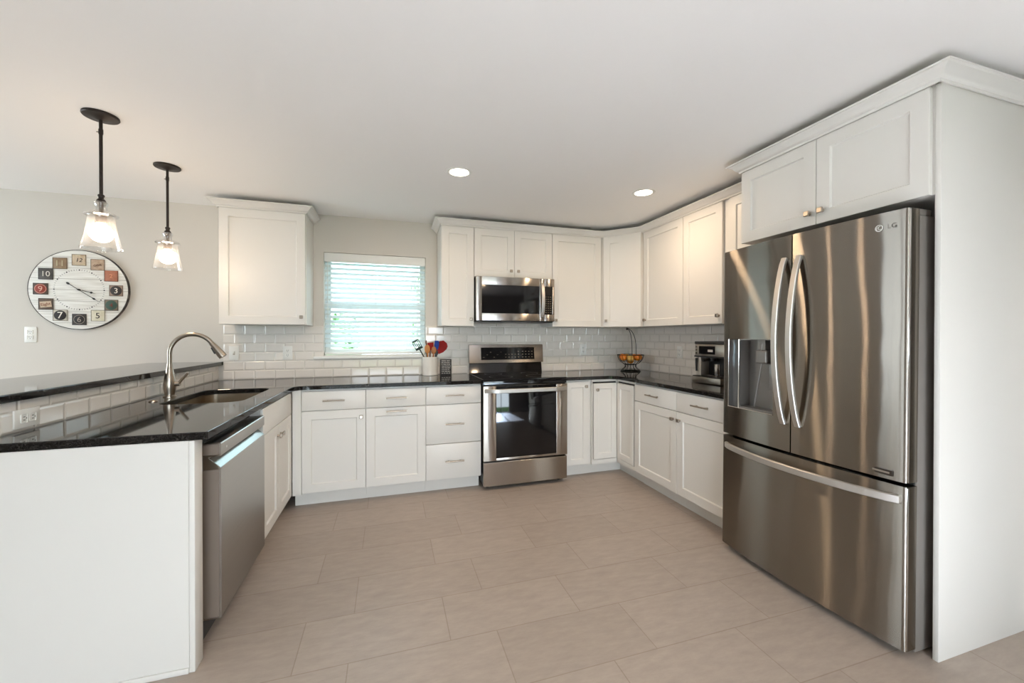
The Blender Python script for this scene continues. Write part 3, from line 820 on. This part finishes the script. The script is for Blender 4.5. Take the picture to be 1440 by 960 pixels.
# ------------------------------------------------------------------ microwave
t = thing('microwave', 'stainless over-the-range microwave mounted above the stove', 'microwave', (0.003, -0.01, 1.409))
MB().box(.002, .754, -.355, -.002, .004, .405, .002).build('body', M_black, t)
mb = MB()
mb.box(0, .052, -.39, -.357, .012, .409, .003); mb.box(.052, .606, -.39, -.357, .335, .409, .003); mb.box(.052, .606, -.39, -.357, .012, .078, .003); mb.box(.606, .652, -.39, -.357, .012, .409, .003)
d = mb.build('door', M_steel_range, t)
MB().box(.0525, .6055, -.386, -.3575, .0785, .3345).build('door_glass', M_blackglass, d, smooth=False)
pts = [(.628, -.391 - .038 * math.sin(PI * i / 16) ** .7, .052 + .312 * i / 16) for i in range(17)]
strap(pts, .015, .008, (1, 0, 0)).build('handle', M_steel_handle, d)
mb = MB(); mb.box(.654, .755, -.39, -.357, .336, .409, .003); mb.box(.654, .755, -.39, -.357, .012, .073, .003); mb.box(.733, .755, -.39, -.357, .073, .336, .002); mb.box(.654, .656, -.39, -.357, .073, .336)
cp = mb.build('control_panel', M_steel_range, t)
kp = MB().box(.6562, .7328, -.3885, -.3572, .0732, .3358).build('keypad', M_blackglass, cp, smooth=False)
mb = MB()
for i in range(3):
    for j in range(8):
        mb.box(.664 + i * .023, .676 + i * .023, -.3895, -.3887, .088 + j * .021, .096 + j * .021)
mb.build('key_print', mat('key_print_microwave', lin((110, 101, 86)), .6, spec=.2), kp, smooth=False)
mb = MB(); mb.prism([(-.356, .0035), (-.39, .0115), (-.05, .0035), (-.05, 0.0), (-.37, 0.0)], 'x', .004, .752); mb.build('underside', mat('microwave_underside', lin((90, 88, 86)), .4, .6), t, smooth=False)
MB().box(.235, .515, -.393, -.3905, -.0, .0115).build('vent', M_black, t, smooth=False)
text_mesh('badge_lettering', 'LG', .018, M_silver, d, (.058, -.3915, .05), (PI/2, 0, 0))

# ------------------------------------------------------------------ dishwasher
DWY0, DWY1 = -1.937, -1.335
t = thing('dishwasher', 'stainless dishwasher built into the peninsula under the counter', 'dishwasher', (PX, DWY0, 0), PI/2)
Wd = DWY1 - DWY0   # local x away from camera, y into the cabinet
MB().box(.004, Wd - .004, .062, .56, .09, .845).build('tub', M_black, t, smooth=False)
MB().box(.006, Wd - .006, .07, .09, .0, .0895).build('toe_panel', mat('toe_panel_grey', lin((70, 70, 72)), .5), t, smooth=False)
p = [(-.004, .098), (-.008, .104), (-.008, .724), (-.006, .729), (.036, .770), (.038, .7765), (-.006, .779), (-.008, .782), (-.008, .830), (-.005, .833), (.060, .833), (.060, .098)]
dd = MB().prism(p, 'x', 0, Wd).build('door', steel('stainless_dishwasher', lin((186, 181, 176)), 0.2, 0.04, wav=0.3), t)
MB().box(-.0006, -.0001, .0, .058, .105, .722).box(-.0006, -.0001, .0, .058, .784, .828).build('door_edge', mat('door_edge_grey', lin((122, 108, 96)), .5, .2), dd, smooth=False)
M_pocket = mat('pocket_polished', lin((138, 140, 136)), 0.2, 1.0)
MB().prism([(-.0055, .7297), (.0358, .7703), (.0355, .7710), (-.006, .7304)], 'x', .002, Wd - .002).build('handle_pocket', M_pocket, dd, smooth=False)
MB().lathe([(.0, -.0084), (.005, -.0084), (.006, -.0075), (.006, -.0078)], (.06, 0, .803), 16, axis='y').build('badge', M_silver, dd)

# ------------------------------------------------------------------ lamps
def recessed(x, y, label):
    t = thing('recessed_light', label, 'light', (x, y, CEIL), group='recessed ceiling lights')
    MB().lathe([(.062, -.001), (.066, -.004), (.082, -.003), (.084, -.0003), (.062, -.0003)], seg=40).build('trim_ring', M_trim, t)
    MB().lathe([(0, -.0022), (.04, -.0024), (.0618, -.0012)], seg=40).build('lens', M_lens, t)
    return t
def lamp_light(x, y):
    area('downlight_or_fill', (x, y, CEIL - .012), (0, 0, 0), .12, .12, RECESSED_W, LAMP_WARM, 'DISK')
r0 = recessed(-.295, -1.269, 'round recessed ceiling light, the left one, in front of the window')
r1 = copy_tree(r0); r1.location = (1.095, -1.304, CEIL); r1['label'] = 'round recessed ceiling light, the right one, before the corner cabinets'
for x, y in ((-.295, -1.269), (1.095, -1.304)): lamp_light(x, y)
for x, y in ((-.3, -4.9), (1.1, -4.9)): area('downlight_or_fill', (x, y, CEIL - .012), (0, 0, 0), .12, .12, RECESSED_W, LAMP_WARM, 'DISK')  # unseen fill lights added behind the camera, without fixtures

def pendant(x, y, label):
    t = thing('pendant_lamp', label, 'lamp', (x, y, CEIL), group='glass pendant lamps over the bar')
    MB().lathe([(0, 0), (.068, -.0003), (.069, -.008), (.066, -.012), (.03, -.016), (.013, -.024), (0, -.024)], seg=36).build('canopy', M_bronze, t)
    mb = MB(); mb.cyl((0, 0, -.02), (0, 0, -.40), .007, seg=14); mb.lathe([(.007, -.065), (.009, -.07), (.009, -.09), (.007, -.095)], seg=14); mb.cyl((-.007, 0, -.082), (-.017, 0, -.082), .0022, seg=8)
    mb.build('rod', M_bronze, t)
    MB().lathe([(.007, -.385), (.012, -.389), (.0135, -.395), (.010, -.401), (.010, -.407), (.016, -.414), (.0185, -.423), (0, -.4232)], seg=24).build('cap', M_bronze, t)
    MB().lathe([(.008, -.4235), (.008, -.475), (.019, -.478), (.0215, -.483), (.0215, -.528), (.018, -.531), (0, -.531)], seg=24).build('socket', mat('socket_bronze', lin((120, 108, 98)), .4, .5), t)
    # clear glass bell: neck, shoulder flange, flared skirt
    pr = [(.0225, -.4235), (.0265, -.429), (.0265, -.437), (.0225, -.444), (.0215, -.456), (.0225, -.466), (.040, -.474), (.058, -.482), (.0635, -.487), (.0635, -.491), (.052, -.495), (.0505, -.500), (.0535, -.54), (.0625, -.59), (.0745, -.644), (.0765, -.652), (.0760, -.655), (.0735, -.655)]
    inner = [(r - .0025, z + .001) for r, z in pr[::-1][1:]]
    MB().lathe(pr + inner, seg=40).build('shade', M_shade, t)
    mb = MB(); mb.lathe([(0, -.620), (.014, -.618), (.030, -.610), (.041, -.594), (.044, -.577), (.041, -.560), (.030, -.544), (.018, -.536), (.014, -.5315), (0, -.5315)], seg=32)
    mb.build('bulb', M_bulb, t)
    return t
p0 = pendant(-2.087, -1.426, 'nearer glass bell pendant lamp above the bar, the larger-looking one on the left')
p1 = copy_tree(p0); p1.location = (-2.086, -.816, CEIL); p1['label'] = 'farther glass bell pendant lamp above the bar, close to the lone wall cabinet'
# ------------------------------------------------------------------ window blind
t = thing('window_blind', 'white horizontal slat blind filling the kitchen window', 'blind', (WX0, 0.0, WZ0))
BW = WX1 - WX0
mb = MB(); mb.box(.004, BW - .004, -.004, .006, .842, .920, .002); mb.build('valance', M_trim, t)
MB().box(.008, BW - .008, .0075, .055, .875, .918).build('headrail', M_trim, t, smooth=False)
mb = MB()
ns = 18; z = .828
ang = math.radians(34)
for i in range(ns):
    n0 = len(mb.bm.verts)
    mb.box(.006, BW - .006, -.0245, .0245, -.0013, .0013)
    mb.xform(Matrix.Translation((0, .032, z)) @ Matrix.Rotation(ang, 4, 'X'), n0)
    z -= .0435
mb.build('slats', M_slat, t, smooth=False)
MB().box(.006, BW - .006, .010, .052, .009, .030, .003).build('bottom_rail', M_trim, t)
mb = MB()
for x in (.065, .44, .82):
    mb.cyl((x, .006, .02), (x, .006, .85), .0012, seg=6); mb.cyl((x, .058, .02), (x, .058, .85), .0012, seg=6)
mb.build('ladder_cord', M_trim, t)
MB().tube([(.032, .001, .846), (.032, .0, .60), (.034, .0, .33)], .003, 8).build('tilt_wand', M_trim, t)

# ------------------------------------------------------------------ outlets
def outlet(label, loc, rz, kind='duplex', horiz=False, grp='white wall outlets'):
    t = thing('wall_outlet', label, 'outlet', loc, rz, group=grp)
    hw, hh = (.0355, .0585) if not horiz else (.0585, .0355)
    pl = MB().box(-hw, hw, -.006, 0, -hh, hh, .002, 2).build('cover_plate', M_plate, t)
    if kind == 'switch':
        MB().box(-.006, .006, -.016, -.0062, -.004, .014, .002).build('toggle', M_plate, t)
        MB().box(-.008, .008, -.0066, -.0061, -.015, .015).build('slot', M_cab_in, t, smooth=False)
        return t
    for s in (-1, 1):
        mb = MB(); sl = MB()
        cx_, cz_ = (0, s * .0195) if not horiz else (s * .0195, 0)
        a, b = (.0165, .0145) if not horiz else (.0145, .0165)
        mb.box(cx_ - a, cx_ + a, -.0082, -.0062, cz_ - b, cz_ + b, .004, 3)
        for k in (-1, 1):
            if horiz: sl.box(cx_ - .004, cx_ + .004, -.0092, -.0083, k * .006 - .0012, k * .006 + .0012)
            else: sl.box(k * .006 - .0012, k * .006 + .0012, -.0092, -.0083, cz_ - .001, cz_ + .006)
        if horiz: sl.box(cx_ + .009, cx_ + .012, -.0092, -.0083, -.002, .002)
        else: sl.box(-.002, .002, -.0092, -.0083, cz_ - .011, cz_ - .007)
        sk = mb.build('socket', M_plate, t); sl.build('slots', M_slot, sk, smooth=False)
    return t
outlet('white outlet on the painted wall below the clock', (-3.288, -.0005, 1.291), 0)
outlet('white switch plate on the tiles near the faucet, under the lone cabinet', (-1.983, -TT - .0005, 1.138), 0, 'switch')
outlet('white outlet on the tiles left of the window', (-1.581, -TT - .0005, 1.134), 0)
outlet('white outlet on the tiles between the stove and the fruit basket', (1.257, -TT - .0005, 1.136), 0)
outlet('white outlet on the right tiled wall, left of the coffee machine', (XR - TT - .0005, -.739, 1.125), -PI/2)
outlet('sideways white outlet in the low tiled wall under the bar top', (-2.0945, -1.846, .962), PI/2, horiz=True)

# ------------------------------------------------------------------ clock
CLX, CLZ, CLR = -2.990, 1.632, 0.302
t = thing('wall_clock', 'large round rustic wall clock with picture number tiles', 'clock', (CLX, -.001, CLZ))
M_plank = bpy.data.materials.new('whitewashed_planks'); M_plank.use_nodes = True
def _plank():
    N, L, b = nodes(M_plank)
    tc = N.new('ShaderNodeTexCoord'); sx = N.new('ShaderNodeSeparateXYZ'); L.new(tc.outputs['Object'], sx.inputs[0])
    a = N.new('ShaderNodeMath'); a.operation = 'ADD'; a.inputs[1].default_value = 1.0; L.new(sx.outputs[2], a.inputs[0])
    d = N.new('ShaderNodeMath'); d.operation = 'MODULO'; d.inputs[1].default_value = .083; L.new(a.outputs[0], d.inputs[0])
    c = N.new('ShaderNodeMath'); c.operation = 'LESS_THAN'; c.inputs[1].default_value = .0032; L.new(d.outputs[0], c.inputs[0])
    nz = N.new('ShaderNodeTexNoise'); nz.inputs['Scale'].default_value = 6; mp = N.new('ShaderNodeMapping'); mp.inputs['Scale'].default_value = (1, 1, 14)
    L.new(tc.outputs['Object'], mp.inputs[0]); L.new(mp.outputs[0], nz.inputs['Vector'])
    cr = N.new('ShaderNodeValToRGB'); cr.color_ramp.elements[0].color = (*lin((214, 210, 201)), 1); cr.color_ramp.elements[1].color = (*lin((238, 236, 230)), 1)
    cr.color_ramp.elements[0].position = .3; cr.color_ramp.elements[1].position = .7
    L.new(nz.outputs['Fac'], cr.inputs[0])
    m = N.new('ShaderNodeMix'); m.data_type = 'RGBA'; m.inputs[7].default_value = (*lin((176, 171, 162)), 1)
    L.new(c.outputs[0], m.inputs[0]); L.new(cr.outputs[0], m.inputs[6]); L.new(m.outputs[2], b.inputs['Base Color'])
    b.inputs['Roughness'].default_value = .7
_plank()
M_rim = noise_color(mat('worn_dark_rim', (.05, .05, .05), .7), lin((52, 47, 44)), lin((120, 110, 102)), 30, lo=.5, hi=.75)
MB().lathe([(0, 0), (CLR - .001, 0), (CLR - .001, -.022), (CLR - .006, -.0235), (0, -.0235)], seg=96, axis='y').build('face', M_plank, t)
MB().lathe([(CLR - .004, -.0238), (CLR, -.0245), (CLR + .001, -.02), (CLR + .001, 0), (CLR - .0008, 0), (CLR - .0008, -.0225)], seg=96, axis='y').build('rim', M_rim, t)
mb = MB()
for i in range(60):
    a = 2 * PI * i / 60; s, c = math.sin(a), math.cos(a)
    if i % 5 == 0: mb.sphere((.15 * s, -.0237, .15 * c), .0048, 10, 6, (1, .25, 1))
    else:
        n0 = len(mb.bm.verts); mb.box(-.0009, .0009, -.0246, -.0236, .146, .155); mb.xform(Matrix.Rotation(a, 4, 'Y'), n0)
mb.build('minute_track', mat('clock_black', lin((38, 35, 33)), .6), t)
M_ink = mat('clock_ink', lin((34, 30, 28)), .7); M_cream = mat('clock_cream', lin((216, 206, 186)), .7)
tiles = [ # angle index, background, second tone, numeral, numeral colour, disc colour, size
 (12, (176, 150, 122), (206, 190, 160), '12', (36, 30, 27), None, .042), (1, (170, 142, 118), (196, 170, 144), 'one', (92, 60, 42), None, .034),
 (2, (166, 100, 74), (178, 114, 86), '2', (222, 150, 110), None, .042), (3, (142, 120, 104), (150, 126, 108), '3', (226, 216, 200), (52, 44, 40), .058),
 (4, (112, 98, 82), (130, 112, 92), '4', (120, 60, 44), (62, 84, 72), .045), (5, (206, 198, 172), (220, 212, 190), '5', (40, 35, 32), None, .062),
 (6, (52, 46, 42), (64, 56, 50), '6', (160, 148, 136), (40, 36, 34), .055), (7, (190, 182, 166), (206, 198, 182), '7', (232, 226, 214), (44, 39, 36), .070),
 (8, (84, 66, 54), (96, 76, 60), 'Eight', (130, 72, 56), None, .030), (9, (74, 60, 50), (84, 68, 56), '9', (216, 170, 150), (142, 52, 38), .058),
 (10, (66, 62, 58), (84, 78, 72), '10', (214, 208, 196), None, .056), (11, (138, 112, 84), (152, 128, 100), '11', (186, 172, 140), None, .062)]
for n, c0, c1, s, cn, disc, sz in tiles:
    a = 2 * PI * n / 12; x, z = .2255 * math.sin(a), .2255 * math.cos(a)
    m_ = noise_color(mat('number_tile_print', (.3, .3, .3), .6), lin(c0), lin(c1), 40)
    nt = MB().box(x - .0425, x + .0425, -.0275, -.0239, z - .0425, z + .0425, .001).build('number_tile', m_, t)
    mb = MB()
    for q0, q1, q2, q3 in ((-.0425, .0425, -.0425, -.0395), (-.0425, .0425, .0395, .0425), (-.0425, -.0395, -.0395, .0395), (.0395, .0425, -.0395, .0395)):
        mb.box(x + q0, x + q1, -.0282, -.0276, z + q2, z + q3)
    mb.build('tile_border', mat('tile_border_brown', lin(tuple(v * .55 for v in c0)), .7), nt, smooth=False)
    if disc:
        mb = MB().lathe([(0, -.0284), (.036, -.0284), (.037, -.0277)], (x, 0, z), 32, axis='y'); mb.build('disc', mat('tile_disc', lin(disc), .7), nt)
        if s in ('9', '6'):
            MB().lathe([(.031, -.0287), (.0335, -.0289), (.034, -.0286)], (x, 0, z), 32, axis='y').build('disc_line', mat('tile_disc_line', lin(cn), .7), nt)
    if s == '8' or s == 'Eight' or s == '12':
        n0 = 0; mb = MB().box(-.033, .033, -.0285, -.0277, -.022, .022); mb.xform(Matrix.Translation((x, 0, z - .002)) @ Matrix.Rotation(-.12 if s == 'Eight' else .1, 4, 'Y')); mb.build('tile_label', mat('tile_label_paper', lin((200, 178, 152)), .7), nt, smooth=False)
    text_mesh('numeral', s, sz, mat('numeral_paint', lin(cn), .7), nt, (x, -.0295, z - .002), (PI/2, -.18 if s in ('one', 'Eight') else 0, 0), .0005, shear=.2 if s == '12' else 0)
def hand(dx, dz, tail, w, name):
    L_ = math.hypot(dx, dz); a = math.atan2(dx, dz); mb = MB()
    y0, y1 = (-.0335, -.0325) if name == 'minute_hand' else (-.0315, -.0305)
    mb.prism([(-w, -tail), (w, -tail), (w * .9, L_ * .62), (w * 3.6, L_ * .72), (w * .7, L_ * .8), (0, L_), (-w * .7, L_ * .8), (-w * 3.6, L_ * .72), (-w * .9, L_ * .62)], 'y', y0, y1)
    if tail > .02: mb.sphere((0, (y0 + y1) / 2, -tail), .008, 12, 8, (1, .1, 1.5))
    mb.xform(Matrix.Rotation(a, 4, 'Y')); return mb.build(name, M_ink, t)
hand(.105, -.028, .012, .0023, 'hour_hand'); hand(.128, -.094, .078, .0020, 'minute_hand')
MB().lathe([(0, -.037), (.006, -.036), (.007, -.033), (.007, -.0238), (0, -.0238)], seg=16, axis='y').build('hub', M_ink, t)

# ------------------------------------------------------------------ crock with utensils and the little sign
CRX, CRY = -.372, -.088
M_ceramic = mat('white_glazed_ceramic', lin((232, 226, 216)), .18)
tag(MB().lathe([(0, 0), (.068, 0), (.072, .004), (.072, .160), (.0735, .164), (.0735, .171), (.071, .173), (.067, .171), (.0665, .012), (0, .010)], seg=48).build('utensil_crock', M_ceramic, loc=(CRX, CRY, ZC)), 'round white ceramic crock full of cooking utensils', 'crock')
M_wood1 = noise_color(mat('beech_wood', (.4, .25, .1), .55), lin((188, 122, 62)), lin((214, 150, 86)), 18, stretch=(1, 1, .2))
M_wood2 = noise_color(mat('olive_wood', (.3, .18, .08), .55), lin((140, 84, 40)), lin((176, 116, 60)), 18, stretch=(1, 1, .2))
M_nylon = mat('black_nylon', (.02, .022, .02), .35)
M_green = mat('dark_green_nylon', lin((26, 40, 34)), .5, spec=.2)
M_red = mat('red_silicone', lin((150, 18, 8)), .5, spec=.15); M_blue = mat('blue_silicone', lin((22, 52, 130)), .5, spec=.15)
M_wood_d = mat('dark_handle_wood', lin((96, 58, 32)), .5)
ZI = ZC + .0125
def utensil(name, label, foot, top, hm, heads, mhead, cat, r=.006):
    """foot and top of the handle in world coords; heads: builder in a local frame whose +z runs up the handle"""
    f, tp = Vector(foot), Vector(top); ax = (tp - f)
    t = thing(name, label, cat, foot, group='cooking utensils in the crock')
    MB().tube([(0, 0, 0), ax], [r * .85, r], 10).build('handle', hm, t)
    zax = ax.normalized(); yax = Vector((0, 1, 0)); xax = yax.cross(zax).normalized(); yax = zax.cross(xax)
    M = Matrix((( xax.x, yax.x, zax.x, ax.x), (xax.y, yax.y, zax.y, ax.y), (xax.z, yax.z, zax.z, ax.z), (0, 0, 0, 1)))
    mb = MB(); heads(mb); mb.xform(M); mb.build('head', mhead, t)
    return t
def h_spoon(a, b):
    def f(mb): mb.sphere((0, -.002, b * .85), 1, 18, 12, (a, .007, b))
    return f
def h_blade(pts, th=.004, slots=0):
    def f(mb):
        if not slots: mb.prism(pts, 'y', -th/2, th/2); return
        w0 = max(p[0] for p in pts); z0 = pts[0][1]; z1 = max(p[1] for p in pts)
        mb.box(-w0, w0, -th/2, th/2, z0, z0 + .02); mb.box(-w0, w0, -th/2, th/2, z1 - .012, z1)
        k = slots + 1
        for i in range(k + 1):
            x = -w0 + (2 * w0 - .006) * i / k; mb.box(x, x + .006, -th/2, th/2, z0 + .02, z1 - .012)
    return f
utensil('slotted_turner', 'black slotted turner leaning out of the left side of the crock', (CRX + .03, CRY + .012, ZI), (CRX - .098, CRY + .02, 1.165), M_nylon, h_blade([(-.02, -.01), (.02, -.01), (.034, .03), (.034, .085), (-.034, .085), (-.034, .03)], .004, 3), M_green, 'turner')
utensil('wooden_spoon', 'light wooden spoon at the front of the crock, the left one', (CRX - .014, CRY - .03, ZI), (CRX - .028, CRY - .055, 1.125), M_wood1, h_spoon(.025, .042), M_wood1, 'spoon')
utensil('wooden_spoon', 'darker brown wooden spoon at the front of the crock, beside the light one', (CRX + .014, CRY - .03, ZI), (CRX + .026, CRY - .056, 1.118), M_wood2, h_spoon(.024, .036), M_wood2, 'spoon')
utensil('silicone_spatula', 'large red silicone spatula leaning right out of the crock', (CRX - .03, CRY - .008, ZI), (CRX + .072, CRY + .0, 1.13), M_wood_d, h_blade([(-.014, -.012), (.018, -.012), (.046, .02), (.062, .06), (.060, .088), (.040, .112), (.0, .122), (-.030, .10), (-.046, .06), (-.040, .02)], .012), M_red, 'spatula')
utensil('silicone_spatula', 'slim blue silicone spatula standing between red ones in the crock', (CRX + .03, CRY - .02, ZI), (CRX + .055, CRY - .025, 1.165), M_nylon, h_blade([(-.016, -.01), (.016, -.01), (.021, .02), (.021, .066), (.010, .074), (-.021, .07), (-.021, .02)], .010), M_blue, 'spatula')
utensil('silicone_spatula', 'small red silicone spatula behind the wooden spoons', (CRX + .0, CRY + .045, ZI), (CRX + .006, CRY + .05, 1.155), M_wood_d, h_blade([(-.02, -.01), (.02, -.01), (.032, .02), (.03, .066), (-.026, .06), (-.032, .02)], .010), M_red, 'spatula')
utensil('cooking_utensil', 'dark wooden-handled utensil standing upright at the back of the crock', (CRX - .02, CRY + .035, ZI), (CRX - .032, CRY + .03, 1.205), M_nylon, h_spoon(.008, .020), M_wood_d, 'utensil')
utensil('cooking_utensil', 'thin black-handled utensil at the right side of the crock', (CRX + .045, CRY - .03, ZI), (CRX + .056, CRY - .04, 1.10), M_nylon, h_spoon(.012, .026), M_nylon, 'utensil')
# black block sign with rows of pale lettering
t = thing('lettered_sign', 'small black block sign with rows of white lettering, next to the crock', 'sign', (-.231, -.135, ZC))
sb = MB().box(-.052, .052, -.012, .012, 0, .150, .001).build('block', mat('sign_black', lin((34, 31, 30)), .6), t)
mb = MB(); rr = random.Random(3)
for j in range(8):
    z = .016 + j * .0165; x = -.040
    while x < .038:
        wl = rr.uniform(.012, .028); wl = min(wl, .042 - x)
        k = x
        while k < x + wl - .002:
            mb.box(k, k + .0026, -.0127, -.0121, z, z + .0085); 
            if rr.random() < .7: mb.box(k, k + .0044, -.0127, -.0121, z + (.0 if rr.random() < .5 else .0035), z + .002 + (.0 if rr.random() < .5 else .0035))
            k += .0052
        x += wl + .004
mb.build('lettering', mat('sign_white', lin((210, 206, 198)), .6), sb, smooth=False)

# ------------------------------------------------------------------ fruit basket
FX, FYB = 1.665, -.285
M_wire = mat('black_wire', lin((30, 34, 30)), .45, .6)
t = thing('fruit_basket', 'black wire fruit basket with a tall banana hook in the corner', 'basket', (FX, FYB, ZC))
mb = MB()
def circ(r, z, n=40): return [(r * math.cos(2*PI*i/n), r * math.sin(2*PI*i/n), z) for i in range(n)]
def bowl_r(s): return .045 + (.133 - .045) * math.sin(s * PI/2)
def bowl_z(s): return .070 + .102 * (1 - math.cos(s * PI/2)) ** .8
mb.tube(circ(.133, .172), .0034, 8, True); mb.tube(circ(bowl_r(.5), bowl_z(.5)), .002, 6, True); mb.tube(circ(.045, .070), .003, 8, True)
for k in range(18):
    a = 2 * PI * k / 18
    mb.tube([(bowl_r(s/8) * math.cos(a), bowl_r(s/8) * math.sin(a), bowl_z(s/8)) for s in range(9)], .0018, 6)
mb.build('bowl', M_wire, t)
mb = MB(); mb.tube(circ(.098, .004), .004, 8, True)
for k in range(12):
    a = 2 * PI * k / 12
    mb.tube([(r * math.cos(a), r * math.sin(a), z) for r, z in ((.098, .004), (.085, .02), (.062, .04), (.055, .055), (.06, .078))], .0022, 6)
mb.build('stand', M_wire, t)
mb = MB()
u = Vector((.83, -.56, 0)).normalized()   # across the view
for off, bend in ((.016, .012), (.058, .03)):
    b0 = u * off + Vector((.03, .045, .165))
    pts = [b0, b0 + Vector((0, 0, .07)), b0 + u * 0.004 + Vector((0, 0, .13)), b0 * .6 + u * (.0) + Vector((.0, -.0, .0)) ]
    tip = -u * .035 + Vector((.0, .0, .437))
    pts = [b0]
    for i in range(1, 11):
        s = i / 10
        pts.append(b0.lerp(tip, s ** 2.2) * 1.0 + Vector((0, 0, 0)) if False else Vector((b0.x + (tip.x - b0.x) * s ** 2.6, b0.y + (tip.y - b0.y) * s ** 2.6, b0.z + (tip.z + .012 - b0.z) * (1 - (1 - s) ** 1.5))))
    mb.tube(pts, .0032, 8)
mb.sphere((-u.x * .036, -u.y * .036, .440), .010, 14, 8)
mb.tube([(-u.x * .036, -u.y * .036, .440), (-u.x * .036, -u.y * .036, .455)], .004, 8)
mb.build('banana_hook', M_wire, t)
M_orange = noise_bump(noise_color(mat('orange_peel', (.8, .3, .02), .42), lin((214, 112, 24)), lin((232, 140, 40)), 5), 180, .25, .002)
M_gold = noise_color(mat('golden_skin', (.7, .5, .1), .4), lin((206, 160, 70)), lin((222, 180, 96)), 6)
def fruit(name, m, r, flat):
    mb = MB(); mb.sphere((0, 0, 0), r, 20, 14, (1, 1, flat)); o = thing(name, '', name, (0, 0, 0), group='fruit in the wire basket')
    mb.build('flesh', m, o); MB().lathe([(0, r * flat + .0015), (.003, r * flat + .001), (.0035, r * flat - .0015)], seg=8).build('stem', M_wood_d, o)
    return o
org = fruit('orange', M_orange, .034, .95); yel = fruit('apple', M_gold, .034, .92)
vd = Vector((-.56, -.83, 0)).normalized()  # towards the middle of the room
first = {'o': True, 'a': True}
def put(kind, loc, lab, rot):
    src = org if kind == 'o' else yel
    o = src if first[kind] else copy_tree(src); first[kind] = False
    o.location = loc; o['label'] = lab; o.rotation_euler = rot
base = Vector((FX, FYB, ZC))
for th, r_, z_, kd, lab in ((90, .084, .139, 'a', 'yellow apple in the middle front of the fruit basket'), (141.4, .085, .145, 'o', 'orange at the front left of the fruit basket'),
        (38.6, .085, .145, 'o', 'orange at the front right of the fruit basket'), (192.9, .085, .147, 'o', 'orange at the left edge of the fruit basket'),
        (-12.9, .085, .147, 'o', 'orange at the right edge of the fruit basket'), (244.3, .085, .145, 'a', 'yellow apple at the back left of the fruit basket'),
        (295.7, .085, .145, 'o', 'orange at the back right of the fruit basket'), (0, 0, .112, 'o', 'orange low in the centre of the fruit basket')):
    a = math.radians(th)
    put(kd, base + u * r_ * math.cos(a) + vd * r_ * math.sin(a) + Vector((0, 0, z_)), lab, (.01 * th, .3, .02 * th))

# ------------------------------------------------------------------ coffee machine (faces -X)
CMY = -1.262
t = thing('coffee_machine', 'stainless and black espresso machine on the counter beside the refrigerator', 'coffee machine', (1.575, CMY, ZC), -PI/2)
M_cm = mat('coffee_machine_steel', lin((170, 162, 152)), .3, 1.0)
M_cmpanel = mat('coffee_machine_side', lin((205, 200, 190)), .35, .3)
Wc = .29
mb = MB(); mb.box(0, Wc, 0, .27, .004, .050, .004); mb.build('base', M_cm, t)
MB().box(.008, Wc - .008, .006, .1, .0505, .056).build('drip_grid', M_black, t, smooth=False)
MB().box(.0, Wc, .13, .27, .0565, .2, .002).build('back_housing', M_black, t)
MB().box(0.0, .05, .045, .129, .0565, .200, .003).build('side_pillar', M_cmpanel, t)
hd = MB().box(-.002, Wc, .035, .27, .2005, .302, .004).build('head', M_cm, t)
MB().box(-.002, Wc + .001, .030, .272, .3025, .325, .005).build('lid', M_black, t)
MB().box(-.003, Wc, .030, .0345, .2005, .2125).build('lower_trim', M_black, hd, smooth=False)
dp = MB().box(.045, .205, .0325, .0348, .226, .288).build('display', M_blackglass, hd, smooth=False)
MB().box(.135, .185, .0315, .0324, .244, .262).build('display_print', mat('display_print_grey', lin((170, 166, 160)), .4), dp, smooth=False)
for z in (.232, .257, .282): MB().lathe([(0, .028), (.0075, .028), (.0085, .034), (.0085, .0348)], (.02, 0, z), 16, axis='y').build('button', M_chrome, hd)
mb = MB(); mb.tube([(.022, .03, .192), (.022, .028, .15), (.026, .026, .09)], [.011, .009, .007], 12); mb.build('steam_wand', M_black, t)
mb = MB()
mb.cyl((.13, .085, .199), (.13, .085, .172), .028, seg=24); mb.tube([(.13, .06, .185), (.13, -.01, .18)], [.009, .011], 12); mb.build('brew_head', M_black, t)
mb = MB()
for i in range(4): mb.box(.066 + i * .016, .077 + i * .016, .1285, .1298, .178, .189)
mb.build('front_print', M_silver, t, smooth=False)
tag(MB().lathe([(0, 0), (.020, 0), (.021, .003), (.021, .092), (.0215, .096), (.0195, .096), (.019, .004), (0, .004)], seg=28).build('steel_cup', M_chrome, loc=(1.575 + .055, CMY - .205, ZC + .0565)), 'tall steel cup standing under the espresso machine spout', 'cup')
